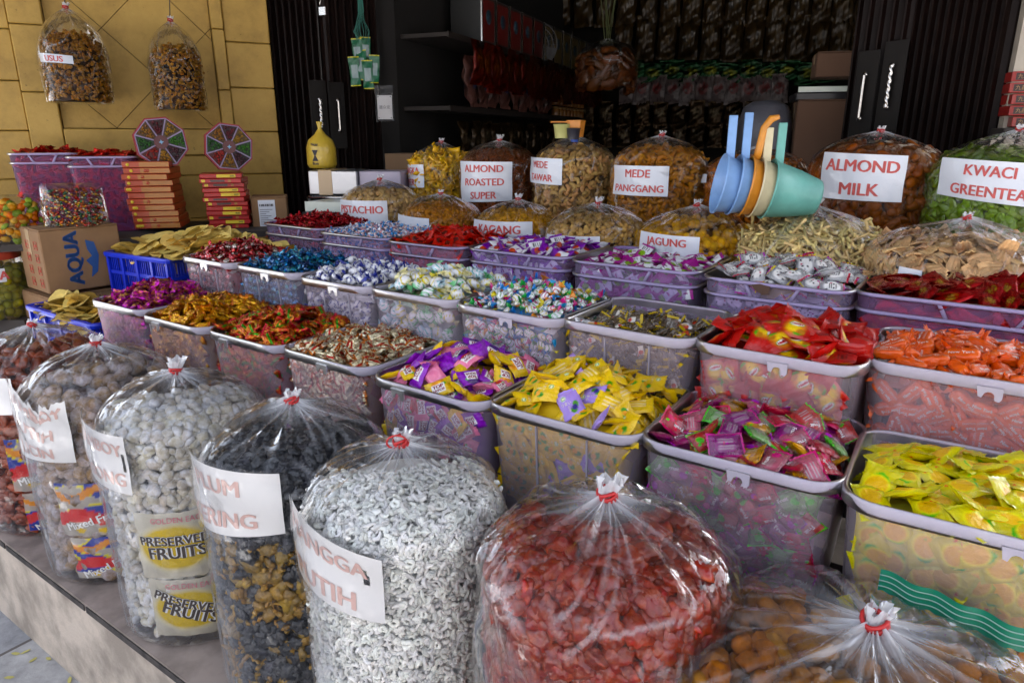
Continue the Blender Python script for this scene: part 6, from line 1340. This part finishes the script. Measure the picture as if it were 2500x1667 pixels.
# ---- inside the shop, stock colours darkened to carry its dimness -------------------------------------------------------
def wl(x, y, off=.0): return at_plane(x, y, in0 + AC * off, AC)
def srange(x0, x1, off): a = (wl(x0, 100, off) - in0).dot(IN); b = (wl(x1, 100, off) - in0).dot(IN); return a, b
SHB = solid("shelf_wood", (.016, .010, .007), .7); M_IN = math.atan2(IN.y, IN.x)
z1 = wl(893, 29, .3).z; s0, s1 = srange(900, 1270, .3)
def shelf(s0, s1, z, dep, label):
    p = in0 + IN * s0; t = empty('wall_shelf', (p.x, p.y, z), M_IN, label, 'shelf'); part('board', box(0, s1 - s0, -dep, -.002, -.02, 0), SHB, t, smooth=False); part('edge_strip', box(0, s1 - s0, -dep - .006, -dep - .0005, -.026, .004), SHB, t, smooth=False)
shelf(.15, 2.95, z1, .28, 'upper shelf inside the shop carrying the picture tins')
TINB = solid("tin_dark", (.03, .03, .03), .4, .3); TINR = solid("tin_red", (.14, .012, .01), .4); TINU = solid("tin_blue", (.02, .05, .08), .4); TINY = solid("tin_yellow", (.14, .10, .03), .4)
for i in range(11):
    s = .62 + i * .215; p = in0 + IN * s + AC * .05; t = empty('biscuit_tin', (p.x, p.y, z1 + .001), M_IN, 'square biscuit tin on the upper shelf inside the shop', 'tin', 'biscuit tins on the upper shelf')
    part('tin_body', box(0, .20, -.21, -.01, 0, .26, b=.006), TINB, t, smooth=False); f_ = part('tin_picture', box(.02, .18, -.2125, -.2103, .02, .24), TINR if i < 5 else TINY, t, smooth=False); part('picture_motif', xf(lathe([(.001, .001), (.04, .001), (.04, 0)], 20), rotm(R_(90)), (.10, -.2128, .15)), TINU, f_); part('tin_edge', box(-.004, .004, -.216, -.208, 0, .26), STEEL, t, smooth=False)
pk = lambda nm, fn, L, Wd, T, mat, sd, n=3: [mesh_of(pillow(L, Wd, T, fn, sd * 9 + i, crump=.7, nx=25, ny=15), nm, mat) for i in range(n)]
def f_pack(c, c2):
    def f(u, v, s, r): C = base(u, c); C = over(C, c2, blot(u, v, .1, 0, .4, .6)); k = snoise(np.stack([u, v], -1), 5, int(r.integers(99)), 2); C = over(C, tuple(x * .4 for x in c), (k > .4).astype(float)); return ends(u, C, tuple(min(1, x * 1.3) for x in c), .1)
    return f
def hang(nm, meshes, pts, nrm, label, cat, group, jit=.12):
    for i, p in enumerate(pts):
        r = random.uniform; put(nm, meshes[i % len(meshes)], up_M(p, nrm + Vector((r(-jit, jit), r(-jit, jit), r(-jit, jit) * .6)), r(.93, 1.07), r(-.05, .05)), label, cat, group)
RS = pk('red_snack_pack', f_pack((.12, .008, .004), (.20, .05, .012)), .24, .13, .03, FOIL, 31)
hang('red_snack_pack', RS, [in0 + IN * (.35 + i * .115) + AC * .36 + Vector((0, 0, z1 - .13 - .01 * (i % 3))) for i in range(23)], AC, 'shiny red snack pack hanging in a row inside the shop', 'snack pack', 'red snack packs hanging inside the shop')
z2 = wl(1075, 247, .3).z; shelf(.15, 2.95, z2, .28, 'lower shelf inside the shop under the mixed sweet packs')
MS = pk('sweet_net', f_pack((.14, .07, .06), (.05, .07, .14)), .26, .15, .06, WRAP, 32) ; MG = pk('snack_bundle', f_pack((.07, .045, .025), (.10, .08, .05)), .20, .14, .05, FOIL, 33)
hang('sweet_net', MS, [in0 + IN * (.55 + i * .17) + AC * .22 + Vector((0, 0, z2 + .15)) for i in range(9)], AC, 'packed net of small sweets on the lower shelf inside the shop', 'sweet net', 'sweet nets on the lower shelf')
AMB = solid("amber_jar", (.35, .14, .03), .12, coat=.8)
for i in range(8):
    for j in range(3):
        p = in0 + IN * (2.1 + i * .095) + AC * .22; t = empty('small_jar', (p.x, p.y, z2 + .001 + j * .085), 0, 'small amber jar in the rows at the end of the lower shelf', 'jar', 'amber jars on the lower shelf'); part('jar_body', lathe([(.001, 0), (.034, 0), (.036, .01), (.036, .05), (.030, .058), (.001, .058)], 14), AMB, t); part('lid', lathe([(.031, .0585), (.032, .075), (.001, .076)], 14), GLD, t)
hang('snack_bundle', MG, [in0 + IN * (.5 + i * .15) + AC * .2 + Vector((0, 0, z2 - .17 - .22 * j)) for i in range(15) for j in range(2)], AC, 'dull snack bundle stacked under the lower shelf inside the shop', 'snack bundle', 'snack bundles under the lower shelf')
BP = in1 + IN * -.12; NB = -IN
def bw(x, y, off=.0): return at_plane(x, y, in1 - IN * off, IN)
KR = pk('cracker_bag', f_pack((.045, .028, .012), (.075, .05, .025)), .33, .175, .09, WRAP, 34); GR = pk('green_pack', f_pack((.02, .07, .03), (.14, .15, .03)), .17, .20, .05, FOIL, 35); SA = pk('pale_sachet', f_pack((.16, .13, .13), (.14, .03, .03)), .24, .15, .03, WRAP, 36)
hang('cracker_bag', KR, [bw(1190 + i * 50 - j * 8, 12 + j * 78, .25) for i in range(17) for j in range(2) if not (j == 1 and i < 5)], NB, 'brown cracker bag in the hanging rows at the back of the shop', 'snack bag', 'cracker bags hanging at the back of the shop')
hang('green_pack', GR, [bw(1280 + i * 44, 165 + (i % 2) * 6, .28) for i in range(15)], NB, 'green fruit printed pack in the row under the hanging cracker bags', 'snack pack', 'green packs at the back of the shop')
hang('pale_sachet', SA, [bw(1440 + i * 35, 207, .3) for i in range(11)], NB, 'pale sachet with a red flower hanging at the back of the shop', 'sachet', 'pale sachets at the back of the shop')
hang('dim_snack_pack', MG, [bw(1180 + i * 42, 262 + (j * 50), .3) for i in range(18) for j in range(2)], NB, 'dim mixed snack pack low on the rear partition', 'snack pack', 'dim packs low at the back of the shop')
# big hanging bag of orange snacks with strings
c = at_d(1392, 205, 4.3); t = empty('hanging_bag', c, 0, 'big clear bag of orange snacks hanging from strings in the middle of the shop', 'bag'); film_bag(t, .19, .29, .13, 91, FILM, 1.5)
for i in range(9): part('string', tube([(random.uniform(-.02, .02), 0, .28), (random.uniform(-.12, .12), random.uniform(-.1, .1), 1.0)], .003, 5), solid('string_green', (.07, .08, .025), .7), t)
food_mass('orange_snack', c, pc_ellipsoid((.05, .032, .016), (.11, .035, .01), 5, .25, 2, seed=4), FRY, .055, .035, (.1, .03, .01), .18, .24, .09, 'puffy orange snacks in the big hanging bag', 'snacks', zmin=.01, seed=91, layers=1)
c = at_d(1234, 105, 4.9); t = empty('electric_fan', c, 0, 'round wall fan with a green hub in the dark shop', 'fan'); M = up_M(Vector((0, 0, 0)), -IN); FN = solid("fan_grey", (.16, .16, .17), .4)
rg = join(*[tube([(r * math.cos(a), r * math.sin(a), 0) for a in np.linspace(0, TAU, 33)], .0035, 5) for r in (.05, .085, .12, .15)], *[tube([(0, 0, .01), (.15 * math.cos(a), .15 * math.sin(a), 0)], .0016, 4) for a in np.linspace(0, TAU, 25)]); rg[0] = rg[0] @ np.array(M.to_3x3()).T; part('fan_guard', rg, FN, t)
h_ = lathe([(.035, .0), (.035, .02), (.001, .022)], 24); h_[0] = h_[0] @ np.array(M.to_3x3()).T; part('fan_hub', h_, solid("hub_green", (.05, .22, .13), .4), t)
bl = join(*[xf(grid(5, 4, lambda u, v: (.03 + u * .105, (v - .5) * .09 * (.5 + u * .6), .01 * v - .03)), rotm(0, 0, k * TAU / 3)) for k in range(3)]); bl[0] = bl[0] @ np.array(M.to_3x3()).T; part('fan_blade', bl, FN, t)
# sachets and card hung behind the left shutter
GS = pk('green_sachet', lambda u, v, s, r: over(ends(u, base(u, (.012, .10, .045)), (.60, .50, .03), .08), (.22, .28, .28), ((np.abs(u) < .5) & (np.abs(v) < .6)).astype(float)), .13, .055, .012, WRAP, 37)
hang('green_sachet', GS, [at_d(x, y, 3.3) for x, y in ((815, 165), (830, 150), (845, 172), (860, 160), (822, 125), (840, 118))], Vector((.1, -1, 0)), 'green and yellow sachet in the bunch beside the left shutter', 'sachet', 'green sachets hanging by the shutter', .3)
t = empty('green_twine', at_d(833, 110, 3.3), 0, 'tangle of green plastic twine above the green sachets', 'twine'); part('twine_strands', join(*[tube([(random.uniform(-.03, .03), 0, -.02), (random.uniform(-.05, .05), random.uniform(-.03, .03), .07), (random.uniform(-.015, .015), 0, .16), (0, 0, .40)], .0018, 4) for i in range(16)]), solid('twine_green', (.015, .12, .09), .6), t)
t = empty('display_card', at_d(884, 247, 3.3), -.05, 'white card in a clear bag hanging beside the dark shop interior', 'card'); part('card_sheet', box(-.036, .036, -.002, .002, -.055, .055, b=.0008), solid('card_grey', (.50, .48, .48), .4), t, smooth=False); part('rivet', join(*[xf(ico(1), None, (x, -.004, z), .003) for x in (-.03, .03) for z in (-.048, .048)]), INKK, t)
g = grid(12, 12, lambda u, v: ((u - .5) * .09, -.006 - .004 * np.sin(u * 9 + v * 7), -.065 + v * .165)); part('clear_sleeve', g, FILM, t, attr=np.full(len(g[0]), .05))
put_text(t, '器众安', TXT(0, -.004, 0), .013, INKK, .02)
t = empty('storage_carton', at_d(885, 398, 3.6), -.3, 'dim brown carton inside the doorway behind the silver parcel', 'carton'); part('box_body', box(0, .30, 0, .2, 0, .10, b=.004), CARD_D, t, smooth=False); part('side_arrow', prism([(.2, -.001), (.215, -.001), (.2075, -.0012)], .03, .07), INKR2, t, smooth=False)
# green striped seal of a bag squeezed between the pineapple tub and the nearest bag
a_, b_ = at_n(2025, 1300, .905), at_n(2390, 1452, .905); gs_ = empty('striped_bag_seal', a_, 0, 'green striped plastic bag seal between the pineapple tub and the cracker bag', 'bag seal'); dv = b_ - a_
for k in range(4):
    def fs(u, v, k=k): w = -.004 - .0082 * k; return dv.x * u + RN.x * .004 * np.sin(u * 21), dv.y * u + RN.y * .004 * np.sin(u * 21), dv.z * u + w - v * .0075 + .0015 * np.sin(u * 60) * (k == 3) * v
    part('seal_band', grid(60, 3, fs), solid('seal_green', (.008, .20, .11), .35, coat=.3), gs_)
    if k < 3: part('seal_ridge', tube([tuple(Vector((dv.x * u + RN.x * .004 * math.sin(u * 21), dv.y * u + RN.y * .004 * math.sin(u * 21), dv.z * u - .0118 - .0082 * k)) - RN * .001) for u in np.linspace(0, 1, 40)], .0009, 5), solid('seal_pale', (.25, .42, .34), .4), gs_)
g = grid(40, 6, lambda u, v: (dv.x * u - RN.x * .03 * v, dv.y * u - RN.y * .03 * v, dv.z * u - .036 - .06 * v + .003 * np.sin(u * 30))); part('clear_skirt', g, FILM, gs_, attr=np.full(len(g[0]), .03))
# fallen leaves on the pavement
LF = solid("dry_leaf", (.45, .40, .12), .7)
for i, (x, y) in enumerate(((35, 1500), (75, 1515), (112, 1512), (60, 1495), (160, 1560), (20, 1555))):
    p = at_z(x, y, .002); o = part('fallen_leaf', prism([(-.012, 0), (-.004, .005), (.008, .004), (.014, 0), (.006, -.005), (-.005, -.004)], 0, .0008), LF, None, smooth=False, loc=p, rot=(.1, .1, i * 1.3)); tag(o, 'small dry yellowish leaf on the grey paving', 'leaf', 'dry leaves on the paving')
